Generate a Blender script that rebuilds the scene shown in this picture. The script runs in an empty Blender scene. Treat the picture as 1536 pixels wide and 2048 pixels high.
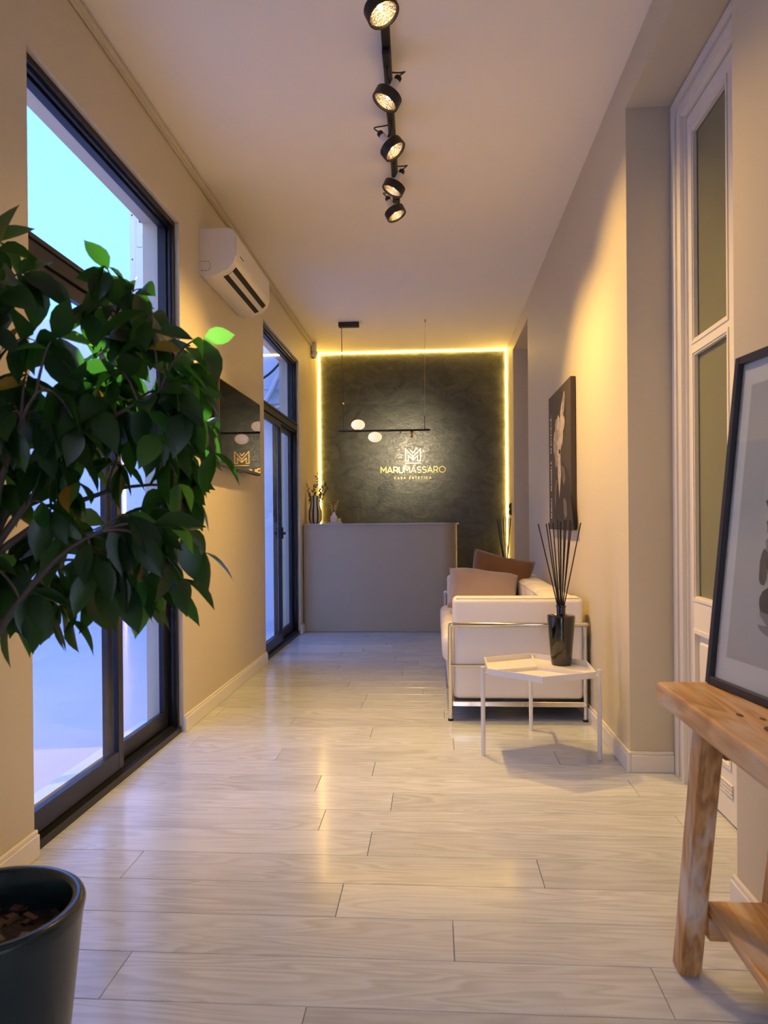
import bpy, bmesh, math, random
from mathutils import Vector, Matrix, Quaternion
random.seed(7)
SC = bpy.context.scene
COL = SC.collection
PI = math.pi

# ------------------------------------------------------------------ camera
F_PX, CAM_H = 1480.0, 1.06
YAW, PITCH, ROLL = math.atan(100/1480), -0.004, 0.0085
PRINCIPAL_Y = 1051.77
fw = Vector((-math.sin(YAW)*math.cos(PITCH), math.cos(YAW)*math.cos(PITCH), math.sin(PITCH)))
r0 = Vector((math.cos(YAW), math.sin(YAW), 0)); u0 = r0.cross(fw)
rt = math.cos(ROLL)*r0 - math.sin(ROLL)*u0
up = math.sin(ROLL)*r0 + math.cos(ROLL)*u0
cam = bpy.data.cameras.new('camera'); cam_o = bpy.data.objects.new('camera', cam); COL.objects.link(cam_o)
cam_o.matrix_world = Matrix(((rt.x, up.x, -fw.x, 0), (rt.y, up.y, -fw.y, 0), (rt.z, up.z, -fw.z, CAM_H), (0, 0, 0, 1)))
cam.sensor_fit = 'HORIZONTAL'; cam.sensor_width = 36; cam.lens = F_PX/1536*36
cam.shift_y = (PRINCIPAL_Y-1024)/1536
cam.clip_start = 0.02
cam.dof.use_dof = True; cam.dof.focus_distance = 4.6; cam.dof.aperture_fstop = 9.0
SC.camera = cam_o

# ------------------------------------------------------------------ view + sky + sun
SC.view_settings.view_transform = 'Standard'; SC.view_settings.look = 'None'
SC.view_settings.gamma = 1.0; SC.view_settings.use_curve_mapping = False
SC.view_settings.exposure = 0.1
W = bpy.data.worlds.new('sky'); SC.world = W; W.use_nodes = True
nt = W.node_tree; nt.nodes.clear()
tc = nt.nodes.new('ShaderNodeTexCoord'); sep = nt.nodes.new('ShaderNodeSeparateXYZ')
ramp = nt.nodes.new('ShaderNodeValToRGB'); bg = nt.nodes.new('ShaderNodeBackground'); out = nt.nodes.new('ShaderNodeOutputWorld')
ramp.color_ramp.elements[0].position = 0.0; ramp.color_ramp.elements[0].color = (0.62, 0.94, 1.0, 1)
ramp.color_ramp.elements[1].position = 0.45; ramp.color_ramp.elements[1].color = (0.112, 0.268, 0.95, 1)
e = ramp.color_ramp.elements[0]; e.color = (0.145, 0.335, 0.88, 1)
nt.links.new(tc.outputs['Generated'], sep.inputs[0]); nt.links.new(sep.outputs['Z'], ramp.inputs[0])
nt.links.new(ramp.outputs[0], bg.inputs[0]); nt.links.new(bg.outputs[0], out.inputs[0])
bg.inputs[1].default_value = 4.0
SUN_DIR = Vector((-1.0, 1.5, 0.69)).normalized()      # towards the sun, low over the patio wall
sun = bpy.data.lights.new('sun', 'SUN'); sun.energy = 13.0; sun.angle = 0.009; sun.color = (1.0, 0.93, 0.80)
sun_o = bpy.data.objects.new('sun', sun); COL.objects.link(sun_o)
sun_o.rotation_euler = SUN_DIR.to_track_quat('Z', 'Y').to_euler(); sun_o.location = (-4, 6, 6)

LAMP_WARM = (1.0, 0.60, 0.155)
TRACK_W = 128.0
LED_RGB = (1.0, 0.61, 0.115); LED_STRENGTH = 46.0

# ------------------------------------------------------------------ dimensions (metres; X across, Y along the corridor, Z up)
XL, XR, ZC = -1.285, 0.82, 2.98
YB, YF = 8.30, -0.7
XO = -1.475                    # outer face of the window wall
W1 = (2.285, 3.70); W2 = (5.56, 7.04); WTOP = 2.60
REC = (2.08, 3.19); RTOP = 2.80; XDOOR = 1.0
OPN = (6.467, 7.638); OTOP = 2.82

# ------------------------------------------------------------------ materials
MATS = {}
def mat(name, color=(.5, .5, .5), rough=.5, metal=0.0, spec=.5, emit=None, emit_s=0.0, coat=0.0, coat_r=.1, trans=0.0,
        var=None, bump=None, sheen=0.0):
    """var = (scale xyz, amount, detail, colour2): mixes colour2 in by noise; bump = (scale, strength)."""
    m = bpy.data.materials.new(name); m.use_nodes = True; MATS[name] = m
    t = m.node_tree; p = t.nodes['Principled BSDF']
    p.inputs['Base Color'].default_value = (*color, 1); p.inputs['Roughness'].default_value = rough
    p.inputs['Metallic'].default_value = metal; p.inputs['Specular IOR Level'].default_value = spec
    p.inputs['Coat Weight'].default_value = coat; p.inputs['Coat Roughness'].default_value = coat_r
    p.inputs['Sheen Weight'].default_value = sheen
    if emit: p.inputs['Emission Color'].default_value = (*emit, 1); p.inputs['Emission Strength'].default_value = emit_s
    if trans: p.inputs['Transmission Weight'].default_value = trans
    if var or bump:
        co = t.nodes.new('ShaderNodeTexCoord')
    if var:
        sc, amt, det, c2 = var
        mp = t.nodes.new('ShaderNodeMapping'); mp.inputs['Scale'].default_value = sc
        n = t.nodes.new('ShaderNodeTexNoise'); n.inputs['Scale'].default_value = 1; n.inputs['Detail'].default_value = det
        r = t.nodes.new('ShaderNodeValToRGB'); r.color_ramp.elements[0].position = .35; r.color_ramp.elements[1].position = .65
        r.color_ramp.elements[0].color = (0, 0, 0, 1); r.color_ramp.elements[1].color = (amt, amt, amt, 1)
        mx = t.nodes.new('ShaderNodeMix'); mx.data_type = 'RGBA'
        mx.inputs[6].default_value = (*color, 1); mx.inputs[7].default_value = (*c2, 1)
        t.links.new(co.outputs['Object'], mp.inputs[0]); t.links.new(mp.outputs[0], n.inputs['Vector'])
        t.links.new(n.outputs['Fac'], r.inputs[0]); t.links.new(r.outputs[0], mx.inputs[0])
        t.links.new(mx.outputs[2], p.inputs['Base Color'])
    if bump:
        n2 = t.nodes.new('ShaderNodeTexNoise'); n2.inputs['Scale'].default_value = bump[0]; n2.inputs['Detail'].default_value = 4
        b = t.nodes.new('ShaderNodeBump'); b.inputs['Strength'].default_value = bump[1]; b.inputs['Distance'].default_value = .01
        t.links.new(co.outputs['Object'], n2.inputs['Vector']); t.links.new(n2.outputs['Fac'], b.inputs['Height'])
        t.links.new(b.outputs[0], p.inputs['Normal'])
    return m

M_wall = mat('greige_wall_paint', (.62, .555, .41), .55, spec=.3, bump=(60, .05))
M_ceil = mat('ceiling_paint', (.90, .85, .74), .8, spec=.2)
M_white = mat('white_gloss_paint', (.78, .75, .70), .35)
M_extwhite = mat('white_render', (.88, .88, .88), .8, bump=(30, .15))
M_concrete = mat('patio_concrete', (.80, .70, .76), .6, var=((2.5, 2.5, 2.5), .35, 6, (.68, .60, .65)), bump=(40, .08))
M_frame = mat('black_aluminium', (.009, .010, .015), .38, spec=.35)
M_dark = mat('dark_recess', (.02, .018, .015), .8)
M_metal = mat('galvanised', (.5, .5, .5), .35, 1.0)

def cement():
    m = mat('dark_green_micro_cement', (.035, .042, .038), .42)
    t = m.node_tree; p = t.nodes['Principled BSDF']; co = t.nodes.new('ShaderNodeTexCoord')
    n = t.nodes.new('ShaderNodeTexNoise'); n.inputs['Scale'].default_value = 4.0; n.inputs['Detail'].default_value = 12
    n.inputs['Roughness'].default_value = .70; n.inputs['Distortion'].default_value = 1.8
    mp = t.nodes.new('ShaderNodeMapping'); mp.inputs['Scale'].default_value = (1.0, 1.0, 1.5)
    r = t.nodes.new('ShaderNodeValToRGB')
    r.color_ramp.elements[0].position = .3; r.color_ramp.elements[0].color = (.016, .023, .022, 1)
    r.color_ramp.elements[1].position = .72; r.color_ramp.elements[1].color = (.082, .086, .070, 1)
    n3 = t.nodes.new('ShaderNodeTexNoise'); n3.inputs['Scale'].default_value = 11; n3.inputs['Detail'].default_value = 8
    n3.inputs['Distortion'].default_value = 2.5
    r2 = t.nodes.new('ShaderNodeMapRange'); r2.inputs[1].default_value = .3; r2.inputs[2].default_value = .7
    r2.inputs[3].default_value = .27; r2.inputs[4].default_value = .6
    b = t.nodes.new('ShaderNodeBump'); b.inputs['Strength'].default_value = .16; b.inputs['Distance'].default_value = .02
    t.links.new(co.outputs['Object'], mp.inputs[0]); t.links.new(mp.outputs[0], n.inputs['Vector']); t.links.new(mp.outputs[0], n3.inputs['Vector'])
    t.links.new(n.outputs['Fac'], r.inputs[0]); t.links.new(r.outputs[0], p.inputs['Base Color'])
    t.links.new(n3.outputs['Fac'], r2.inputs[0]); t.links.new(r2.outputs[0], p.inputs['Roughness'])
    t.links.new(n3.outputs['Fac'], b.inputs['Height']); t.links.new(b.outputs[0], p.inputs['Normal'])
    return m
M_cement = cement()

def wood(name, c1, c2, c3, axis, rough=.35, coat=0.0, rings=9.0, stretch=14.0, wash=None, per_object=True):
    """Plank grain along one axis (0 x, 1 y, 2 z) with fine fibres and wavy cathedral figure."""
    m = mat(name, c1, rough, coat=coat, coat_r=.12); t = m.node_tree; p = t.nodes['Principled BSDF']
    co = t.nodes.new('ShaderNodeTexCoord'); oi = t.nodes.new('ShaderNodeObjectInfo')
    ml = t.nodes.new('ShaderNodeMath'); ml.operation = 'MULTIPLY'; ml.inputs[1].default_value = 37.0
    cb = t.nodes.new('ShaderNodeCombineXYZ'); ad = t.nodes.new('ShaderNodeVectorMath'); ad.operation = 'ADD'
    t.links.new(oi.outputs['Random'], ml.inputs[0])
    for i in range(3): t.links.new(ml.outputs[0], cb.inputs[i])
    t.links.new(co.outputs['Object'], ad.inputs[0])
    if per_object: t.links.new(cb.outputs[0], ad.inputs[1])
    s1 = [stretch]*3; s1[axis] = 1.1
    mp = t.nodes.new('ShaderNodeMapping'); mp.inputs['Scale'].default_value = s1
    n1 = t.nodes.new('ShaderNodeTexNoise'); n1.inputs['Scale'].default_value = 1; n1.inputs['Detail'].default_value = 2; n1.inputs['Distortion'].default_value = .4
    mu = t.nodes.new('ShaderNodeMath'); mu.operation = 'MULTIPLY'; mu.inputs[1].default_value = rings
    fr = t.nodes.new('ShaderNodeMath'); fr.operation = 'FRACT'
    rg = t.nodes.new('ShaderNodeValToRGB'); rg.color_ramp.elements[0].position = .0; rg.color_ramp.elements[0].color = (0, 0, 0, 1)
    rg.color_ramp.elements[1].position = 1.0; rg.color_ramp.elements[1].color = (0, 0, 0, 1)
    ee = rg.color_ramp.elements.new(.75); ee.color = (1, 1, 1, 1)
    s2 = [160.0]*3; s2[axis] = 5.0
    mp2 = t.nodes.new('ShaderNodeMapping'); mp2.inputs['Scale'].default_value = s2
    n2 = t.nodes.new('ShaderNodeTexNoise'); n2.inputs['Scale'].default_value = 1; n2.inputs['Detail'].default_value = 4
    n3 = t.nodes.new('ShaderNodeTexNoise'); n3.inputs['Scale'].default_value = 3.0; n3.inputs['Detail'].default_value = 2
    t.links.new(ad.outputs[0], mp.inputs[0]); t.links.new(mp.outputs[0], n1.inputs['Vector'])
    t.links.new(n1.outputs['Fac'], mu.inputs[0]); t.links.new(mu.outputs[0], fr.inputs[0]); t.links.new(fr.outputs[0], rg.inputs[0])
    t.links.new(ad.outputs[0], mp2.inputs[0]); t.links.new(mp2.outputs[0], n2.inputs['Vector'])
    t.links.new(ad.outputs[0], n3.inputs['Vector'])
    a = t.nodes.new('ShaderNodeMath'); a.operation = 'MULTIPLY'; t.links.new(rg.outputs[0], a.inputs[0]); t.links.new(n3.outputs['Fac'], a.inputs[1])
    b = t.nodes.new('ShaderNodeMath'); b.operation = 'MULTIPLY_ADD'; t.links.new(n2.outputs['Fac'], b.inputs[0]); b.inputs[1].default_value = .8
    t.links.new(a.outputs[0], b.inputs[2])
    cr = t.nodes.new('ShaderNodeValToRGB'); cr.color_ramp.elements[0].position = .22; cr.color_ramp.elements[0].color = (*c1, 1)
    cr.color_ramp.elements[1].position = .95; cr.color_ramp.elements[1].color = (*c3, 1)
    em = cr.color_ramp.elements.new(.55); em.color = (*c2, 1)
    t.links.new(b.outputs[0], cr.inputs[0])
    hv = t.nodes.new('ShaderNodeHueSaturation'); mr = t.nodes.new('ShaderNodeMapRange')
    mr.inputs[3].default_value = .90; mr.inputs[4].default_value = 1.08
    t.links.new(oi.outputs['Random'], mr.inputs[0]); t.links.new(mr.outputs[0], hv.inputs['Value'])
    t.links.new(cr.outputs[0], hv.inputs['Color'])
    last = hv.outputs[0]
    if wash:
        wn = t.nodes.new('ShaderNodeTexNoise'); wn.inputs['Scale'].default_value = 1; wn.inputs['Detail'].default_value = 5
        s4 = [14.0]*3; s4[axis] = 4.0
        mp4 = t.nodes.new('ShaderNodeMapping'); mp4.inputs['Scale'].default_value = s4
        t.links.new(ad.outputs[0], mp4.inputs[0]); t.links.new(mp4.outputs[0], wn.inputs['Vector'])
        wr = t.nodes.new('ShaderNodeValToRGB'); wr.color_ramp.elements[0].position = .52; wr.color_ramp.elements[1].position = .68
        wr.color_ramp.elements[0].color = (0, 0, 0, 1); wr.color_ramp.elements[1].color = (.75, .75, .75, 1)
        wm = t.nodes.new('ShaderNodeMix'); wm.data_type = 'RGBA'; wm.inputs[7].default_value = (*wash, 1)
        t.links.new(wn.outputs['Fac'], wr.inputs[0]); t.links.new(wr.outputs[0], wm.inputs[0]); t.links.new(last, wm.inputs[6]); last = wm.outputs[2]
    t.links.new(last, p.inputs['Base Color'])
    bp = t.nodes.new('ShaderNodeBump'); bp.inputs['Strength'].default_value = .06; bp.inputs['Distance'].default_value = .004
    t.links.new(n2.outputs['Fac'], bp.inputs['Height']); t.links.new(bp.outputs[0], p.inputs['Normal'])
    return m
M_plank = wood('grey_oak_laminate', (.635, .68, .69), (.585, .625, .63), (.49, .515, .515), 0, rough=.27, stretch=9, rings=12, coat=.35)
M_pine_y = wood('honey_pine_top', (.78, .50, .23), (.72, .43, .17), (.52, .27, .09), 1, rough=.45, rings=7, wash=(.74, .60, .44))
M_pine_z = wood('honey_pine_leg', (.60, .34, .13), (.52, .27, .09), (.33, .15, .045), 2, rough=.5, rings=6, wash=(.74, .66, .56))
M_pine_x = wood('honey_pine_rail', (.60, .33, .12), (.52, .26, .08), (.36, .16, .05), 0, rough=.5, rings=6, wash=(.62, .52, .42))

def glass_mat():
    m = bpy.data.materials.new('window_glass'); m.use_nodes = True; t = m.node_tree; t.nodes.clear()
    o = t.nodes.new('ShaderNodeOutputMaterial'); mx = t.nodes.new('ShaderNodeMixShader'); lw = t.nodes.new('ShaderNodeLayerWeight'); lw.inputs[0].default_value = .5
    pw = t.nodes.new('ShaderNodeMath'); pw.operation = 'POWER'; pw.inputs[1].default_value = 5.0
    ma = t.nodes.new('ShaderNodeMath'); ma.operation = 'MULTIPLY_ADD'; ma.inputs[1].default_value = .6; ma.inputs[2].default_value = .022
    tr = t.nodes.new('ShaderNodeBsdfTransparent'); gl = t.nodes.new('ShaderNodeBsdfGlossy')
    tr.inputs[0].default_value = (.975, .985, .985, 1); gl.inputs['Roughness'].default_value = .01
    t.links.new(lw.outputs['Facing'], pw.inputs[0]); t.links.new(pw.outputs[0], ma.inputs[0]); t.links.new(ma.outputs[0], mx.inputs[0])
    t.links.new(tr.outputs[0], mx.inputs[1]); t.links.new(gl.outputs[0], mx.inputs[2]); t.links.new(mx.outputs[0], o.inputs[0]); return m
M_glass = glass_mat()

def leaf_mat(name, c, tcol, rough=.4, tmix=.45):
    m = bpy.data.materials.new(name); m.use_nodes = True; t = m.node_tree; p = t.nodes['Principled BSDF']
    p.inputs['Base Color'].default_value = (*c, 1); p.inputs['Roughness'].default_value = rough
    o = t.nodes['Material Output']; mx = t.nodes.new('ShaderNodeMixShader'); tr = t.nodes.new('ShaderNodeBsdfTranslucent')
    tr.inputs[0].default_value = (*tcol, 1); mx.inputs[0].default_value = tmix
    oi = t.nodes.new('ShaderNodeObjectInfo'); hs = t.nodes.new('ShaderNodeHueSaturation'); mr = t.nodes.new('ShaderNodeMapRange')
    mr.inputs[3].default_value = .65; mr.inputs[4].default_value = 1.35; hs.inputs['Color'].default_value = (*c, 1)
    t.links.new(oi.outputs['Random'], mr.inputs[0]); t.links.new(mr.outputs[0], hs.inputs['Value']); t.links.new(hs.outputs[0], p.inputs['Base Color'])
    t.links.new(p.outputs[0], mx.inputs[1]); t.links.new(tr.outputs[0], mx.inputs[2]); t.links.new(mx.outputs[0], o.inputs[0]); return m

# ------------------------------------------------------------------ mesh helpers
def box(bm, x0, x1, y0, y1, z0, z1):
    v = [bm.verts.new(c) for c in ((x0, y0, z0), (x1, y0, z0), (x1, y1, z0), (x0, y1, z0), (x0, y0, z1), (x1, y0, z1), (x1, y1, z1), (x0, y1, z1))]
    for f in ((0, 3, 2, 1), (4, 5, 6, 7), (0, 1, 5, 4), (1, 2, 6, 5), (2, 3, 7, 6), (3, 0, 4, 7)): bm.faces.new([v[i] for i in f])
    return v
def prism(bm, pts, axis, a, b):
    """polygon pts in the two other axes (in xyz order) extruded along axis a..b"""
    def P(p, s):
        q = list(p); q.insert(axis, s); return q
    A = [bm.verts.new(P(p, a)) for p in pts]; B = [bm.verts.new(P(p, b)) for p in pts]; n = len(pts)
    bm.faces.new(A); bm.faces.new(B[::-1])
    for i in range(n): bm.faces.new((A[i], A[(i+1) % n], B[(i+1) % n], B[i]))
def tube(bm, pts, r, seg=8, cap=True):
    pts = [Vector(p) for p in pts]; n = len(pts); R = r if isinstance(r, (list, tuple)) else [r]*n
    rings = []; prev = None
    for i, p in enumerate(pts):
        d = (pts[min(i+1, n-1)] - pts[max(i-1, 0)]).normalized()
        if prev is None:
            a = Vector((0, 0, 1)) if abs(d.z) < .9 else Vector((1, 0, 0)); x = d.cross(a).normalized()
        else: x = (prev - d*prev.dot(d)).normalized()
        prev = x; y = d.cross(x)
        rings.append([bm.verts.new(p + (x*math.cos(2*PI*k/seg) + y*math.sin(2*PI*k/seg))*R[i]) for k in range(seg)])
    for i in range(n-1):
        for k in range(seg): bm.faces.new((rings[i][k], rings[i][(k+1) % seg], rings[i+1][(k+1) % seg], rings[i+1][k]))
    if cap: bm.faces.new(rings[0][::-1]); bm.faces.new(rings[-1])
def lathe(bm, prof, c=(0, 0, 0), seg=32, M=None):
    rings = []
    for r, z in prof:
        if r < 1e-6: rings.append([bm.verts.new((0, 0, z))])
        else: rings.append([bm.verts.new((r*math.cos(2*PI*k/seg), r*math.sin(2*PI*k/seg), z)) for k in range(seg)])
    new = [v for rg in rings for v in rg]
    for a, b in zip(rings, rings[1:]):
        for k in range(seg):
            k2 = (k+1) % seg
            if len(a) == 1 and len(b) == 1: continue
            if len(a) == 1: bm.faces.new((a[0], b[k2], b[k]))
            elif len(b) == 1: bm.faces.new((a[k], a[k2], b[0]))
            else: bm.faces.new((a[k], a[k2], b[k2], b[k]))
    T = Matrix.Translation(c) @ (M or Matrix())
    for v in new: v.co = T @ v.co
def rbox(bm, x0, x1, y0, y1, z0, z1, r=.02, seg=3):
    b2 = bmesh.new(); box(b2, x0, x1, y0, y1, z0, z1)
    bmesh.ops.bevel(b2, geom=b2.edges[:], offset=r, segments=seg, affect='EDGES', profile=.5)
    me = bpy.data.meshes.new('t'); b2.to_mesh(me); b2.free(); bm.from_mesh(me); bpy.data.meshes.remove(me)
def obj(name, bm, m, parent=None, loc=None, smooth=False, recalc=True):
    """one mesh object from bm (given in world coordinates), origin at loc, under parent"""
    if recalc: bmesh.ops.recalc_face_normals(bm, faces=bm.faces[:])
    loc = Vector(loc) if loc is not None else (world_loc(parent) if parent else Vector((0, 0, 0)))
    bmesh.ops.translate(bm, verts=bm.verts[:], vec=-loc)
    me = bpy.data.meshes.new(name); bm.to_mesh(me); bm.free()
    if m: me.materials.append(m)
    if smooth:
        for p in me.polygons: p.use_smooth = True
        if smooth != 'all':
            try: me.set_sharp_from_angle(angle=math.radians(40))
            except Exception: pass
    o = bpy.data.objects.new(name, me); COL.objects.link(o)
    if parent: o.parent = parent; o.location = loc - world_loc(parent)
    else: o.location = loc
    return o
def world_loc(o):
    v = Vector(o.location)
    while o.parent: o = o.parent; v = v + Vector(o.location)
    return v
def thing(name, label, cat, loc=(0, 0, 0), group=None):
    o = bpy.data.objects.new(name, None); COL.objects.link(o); o.location = loc; o.empty_display_size = .05
    return tag(o, label, cat, group)
def tag(o, label, cat, group=None):
    o['label'] = label; o['category'] = cat
    if group: o['group'] = group
    return o
def struct(name, bm, m, parent=None, smooth=False, label=None):
    o = obj(name, bm, m, parent, smooth=smooth)
    if not parent: o['kind'] = 'structure'
    if label: o['label'] = label
    return o
def B(*boxes):
    bm = bmesh.new()
    for b in boxes: box(bm, *b)
    return bm
def copy_tree(o, parent=None):
    c = o.copy(); COL.objects.link(c)
    if parent: c.parent = parent
    for ch in list(o.children): copy_tree(ch, c)
    return c

# ================================================================== THE SETTING
floor = struct('floor', B((XL-.2, 1.3, YF, YB+.2, -.10, -.012)), M_dark, label='grey oak laminate plank floor of the corridor')
WP, Y0P, LP = .185, 1.605, 1.262
joints = {0: -.758, 1: .041, 2: -.274, 3: .312, 4: -.221, 5: -.408, 6: -.168, 7: .782, 8: -.268, 9: -.72, 10: .085, 11: -.324, 12: -.766, 13: .048, 14: -.426,
          16: -.077, 17: -.566, 19: -.229, 20: -.709, 22: -.307, 23: -.756, 25: -.356, 27: -.118, 28: -.468, -1: -.288}
k0 = int((YF-Y0P)/WP); k1 = int((YB-Y0P)/WP)+1
for k in range(k0, k1):
    ya, yb = Y0P+k*WP, min(Y0P+(k+1)*WP, YB)
    xa, xb = XL-.02, XR
    if yb > REC[0] and ya < REC[1]: xb = XDOOR+.05
    if yb > OPN[0] and ya < OPN[1]: xb = 1.2
    j = joints.get(k, random.uniform(-.6, .6)); xs = [xa]
    q = j - 3*LP
    while q < xb:
        if q > xa+.03 and q < xb-.03: xs.append(q)
        q += LP
    xs.append(xb)
    for a, b in zip(xs, xs[1:]):
        bm = bmesh.new(); g = .0008
        a2, b2, y2, y3 = a+g, b-g, ya+g, yb-g; c = .0009; dz = random.uniform(-.0004, 0)
        lo = [bm.verts.new(p) for p in ((a2, y2, -.012), (b2, y2, -.012), (b2, y3, -.012), (a2, y3, -.012))]
        mi = [bm.verts.new(p) for p in ((a2, y2, -c+dz), (b2, y2, -c+dz), (b2, y3, -c+dz), (a2, y3, -c+dz))]
        hi = [bm.verts.new(p) for p in ((a2+c, y2+c, dz), (b2-c, y2+c, dz), (b2-c, y3-c, dz), (a2+c, y3-c, dz))]
        bm.faces.new(hi)
        for A_, B_ in ((lo, mi), (mi, hi)):
            for i in range(4): bm.faces.new((A_[i], A_[(i+1) % 4], B_[(i+1) % 4], B_[i]))
        obj('plank', bm, M_plank, floor, loc=((a+b)/2, (ya+yb)/2, 0))

struct('ceiling', B((XL-.2, 1.3, YF, YB+.2, ZC, ZC+.1)), M_ceil, label='flat beige painted ceiling')
struct('wall_left', B((XO, XL, YF, W1[0], -.1, ZC), (XO, XL, W1[0], W1[1], WTOP, ZC), (XO, XL, W1[1], W2[0], -.1, ZC),
                      (XO, XL, W2[0], W2[1], WTOP+.02, ZC), (XO, XL, W2[1], YB+.2, -.1, ZC)), M_wall, label='greige painted wall with two tall windows')
struct('wall_right', B((XR, 1.3, YF, REC[0], -.1, ZC), (XR, 1.3, REC[0], REC[1], RTOP, ZC), (XR, 1.3, REC[1], OPN[0], -.1, ZC),
                       (XR, 1.3, OPN[0], OPN[1], OTOP, ZC), (XR, 1.3, OPN[1], YB, -.1, ZC), (1.08, 1.3, REC[0], REC[1], -.1, RTOP),
                       (1.2, 1.3, OPN[0], OPN[1], -.1, OTOP)), M_wall, label='greige painted wall with door recess')
struct('wall_back', B((XL-.19, 1.3, YB, YB+.2, -.1, ZC)), M_cement, label='dark green cement wall behind the counter')
EX0, EX1, EZ = -.30, .60, 2.10        # unseen glazed entrance behind the viewer, added to let daylight in
struct('wall_front', B((XO, EX0, YF-.2, YF, -.1, ZC), (EX1, 1.3, YF-.2, YF, -.1, ZC), (EX0, EX1, YF-.2, YF, EZ, ZC)), M_wall)
bm = B((EX0, EX0+.05, YF-.12, YF-.06, 0, EZ), (EX1-.05, EX1, YF-.12, YF-.06, 0, EZ), (EX0, EX1, YF-.12, YF-.06, EZ-.05, EZ), (EX0, EX1, YF-.12, YF-.06, 0, .05))
dr = struct('door_added', bm, M_frame, label='added glazed entrance behind the viewer that lets daylight in')
for x0, x1 in ((EX0+.05, EX1-.05),): obj('pane', B((x0, x1, YF-.093, YF-.087, .05, EZ-.05)), M_glass, dr)

def bb(name, boxes, label):
    bm = bmesh.new()
    for (x0, x1, y0, y1, nx, ny) in boxes:      # board plus a narrower rounded lip on top, room side nx/ny
        box(bm, x0, x1, y0, y1, 0, .072)
        t = .006
        box(bm, x0 + (t if nx < 0 else 0), x1 - (t if nx > 0 else 0), y0 + (t if ny < 0 else 0), y1 - (t if ny > 0 else 0), .072, .086)
    bmesh.ops.bevel(bm, geom=[e for e in bm.edges], offset=.002, segments=1, affect='EDGES')
    return struct(name, bm, M_white, label=label)
bt = .016
bb('baseboard_left', [(XL, XL+bt, W1[1]-.005, W2[0]+.005, 1, 0), (XL, XL+bt, YF, W1[0]+.005, 1, 0), (XL, XL+bt, W2[1]-.004, 7.165, 1, 0)], 'cream baseboard along the window wall')
bb('baseboard_right', [(XR-bt, XR, REC[1]-bt, OPN[0], -1, 0), (XR, XDOOR-.001, REC[1]-bt, REC[1], 0, -1), (XR-bt, XR, YF, REC[0]+.012, -1, 0)], 'cream baseboard along the sofa wall')

# ceiling cable trim on the window wall
bm = B((XL, XL+.022, YF, 7.74, ZC-.05, ZC-.012)); bmesh.ops.bevel(bm, geom=bm.edges[:], offset=.006, segments=2, affect='EDGES')
struct('trim_1', bm, M_wall, label='painted cable trunking under the ceiling')

# ---- windows
def ring(bm, x0, x1, y0, y1, z0, z1, w):
    box(bm, x0, x1, y0, y0+w, z0, z1); box(bm, x0, x1, y1-w, y1, z0, z1)
    box(bm, x0, x1, y0+w, y1-w, z0, z0+w); box(bm, x0, x1, y0+w, y1-w, z1-w, z1)
def window(name, ya, yb, top, label, lock=False):
    bm = bmesh.new(); x1 = XL-.022; x0 = x1-.082
    ring(bm, x0, x1, ya, yb, 0, top, .024)
    for xx in (x1-.020, x1-.045, x1-.068):           # ribs of the profile
        ring(bm, xx-.006, xx+.006, ya+.024, yb-.024, .024, top-.024, .012)
    fr = struct(name, bm, M_frame, label=label)
    zt = 1.945
    bm = B((x0, x1+.004, ya+.024, yb-.024, zt, zt+.052), (x0+.02, x1+.012, ya+.024, yb-.024, zt+.052, zt+.070), (x0+.01, x1-.01, ya+.024, yb-.024, zt-.015, zt))
    bmesh.ops.bevel(bm, geom=bm.edges[:], offset=.002, segments=1, affect='EDGES')
    obj('transom', bm, M_frame, fr)
    tl = bmesh.new(); box(tl, x0+.034, x0+.040, ya+.03, yb-.03, zt+.068, top-.03); obj('pane', tl, M_glass, fr)
    bm = bmesh.new(); ring(bm, x0+.024, x0+.05, ya+.03, yb-.03, zt+.066, top-.03, .016); obj('bead', bm, M_frame, fr)
    obj('sill_track', B((x0, x1+.012, ya+.002, yb-.002, 0, .030), (x1-.03, x1-.024, ya+.03, yb-.03, .03, .042), (x0+.02, x0+.026, ya+.03, yb-.03, .03, .042)), M_frame, fr)
    ym = (ya+yb)/2 + .02
    for i, (a, b, xa, xb) in enumerate(((ya+.026, ym+.03, x1-.036, x1-.008), (ym-.03, yb-.026, x0+.008, x0+.036))):
        s = bmesh.new(); w = .05
        box(s, xa, xb, a, a+w*(1 if i else .45), .042, zt-.002); box(s, xa, xb, b-w*(1 if not i else 1.1), b, .042, zt-.002)
        box(s, xa, xb, a+.02, b-w, .042, .118); box(s, xa, xb, a+.02, b-w, zt-.055, zt-.002)
        bmesh.ops.bevel(s, geom=s.edges[:], offset=.002, segments=1, affect='EDGES')
        so = obj('sash', s, M_frame, fr)
        obj('pane', B(((xa+xb)/2-.003, (xa+xb)/2+.003, a+.02, b-.045, .11, zt-.05)), M_glass, so)
        if lock and i == 0:
            h = bmesh.new(); rbox(h, xb, xb+.014, b-.04, b-.012, .93, 1.03, .004); rbox(h, xb+.014, xb+.034, b-.045, b-.006, .965, .99, .004)
            obj('latch', h, M_frame, so)
    return fr
window('window_1', W1[0], W1[1], WTOP, 'tall black sliding window beside the plant')
window('window_2', W2[0], W2[1], WTOP+.02, 'tall black sliding window beside the counter', lock=True)

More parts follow.
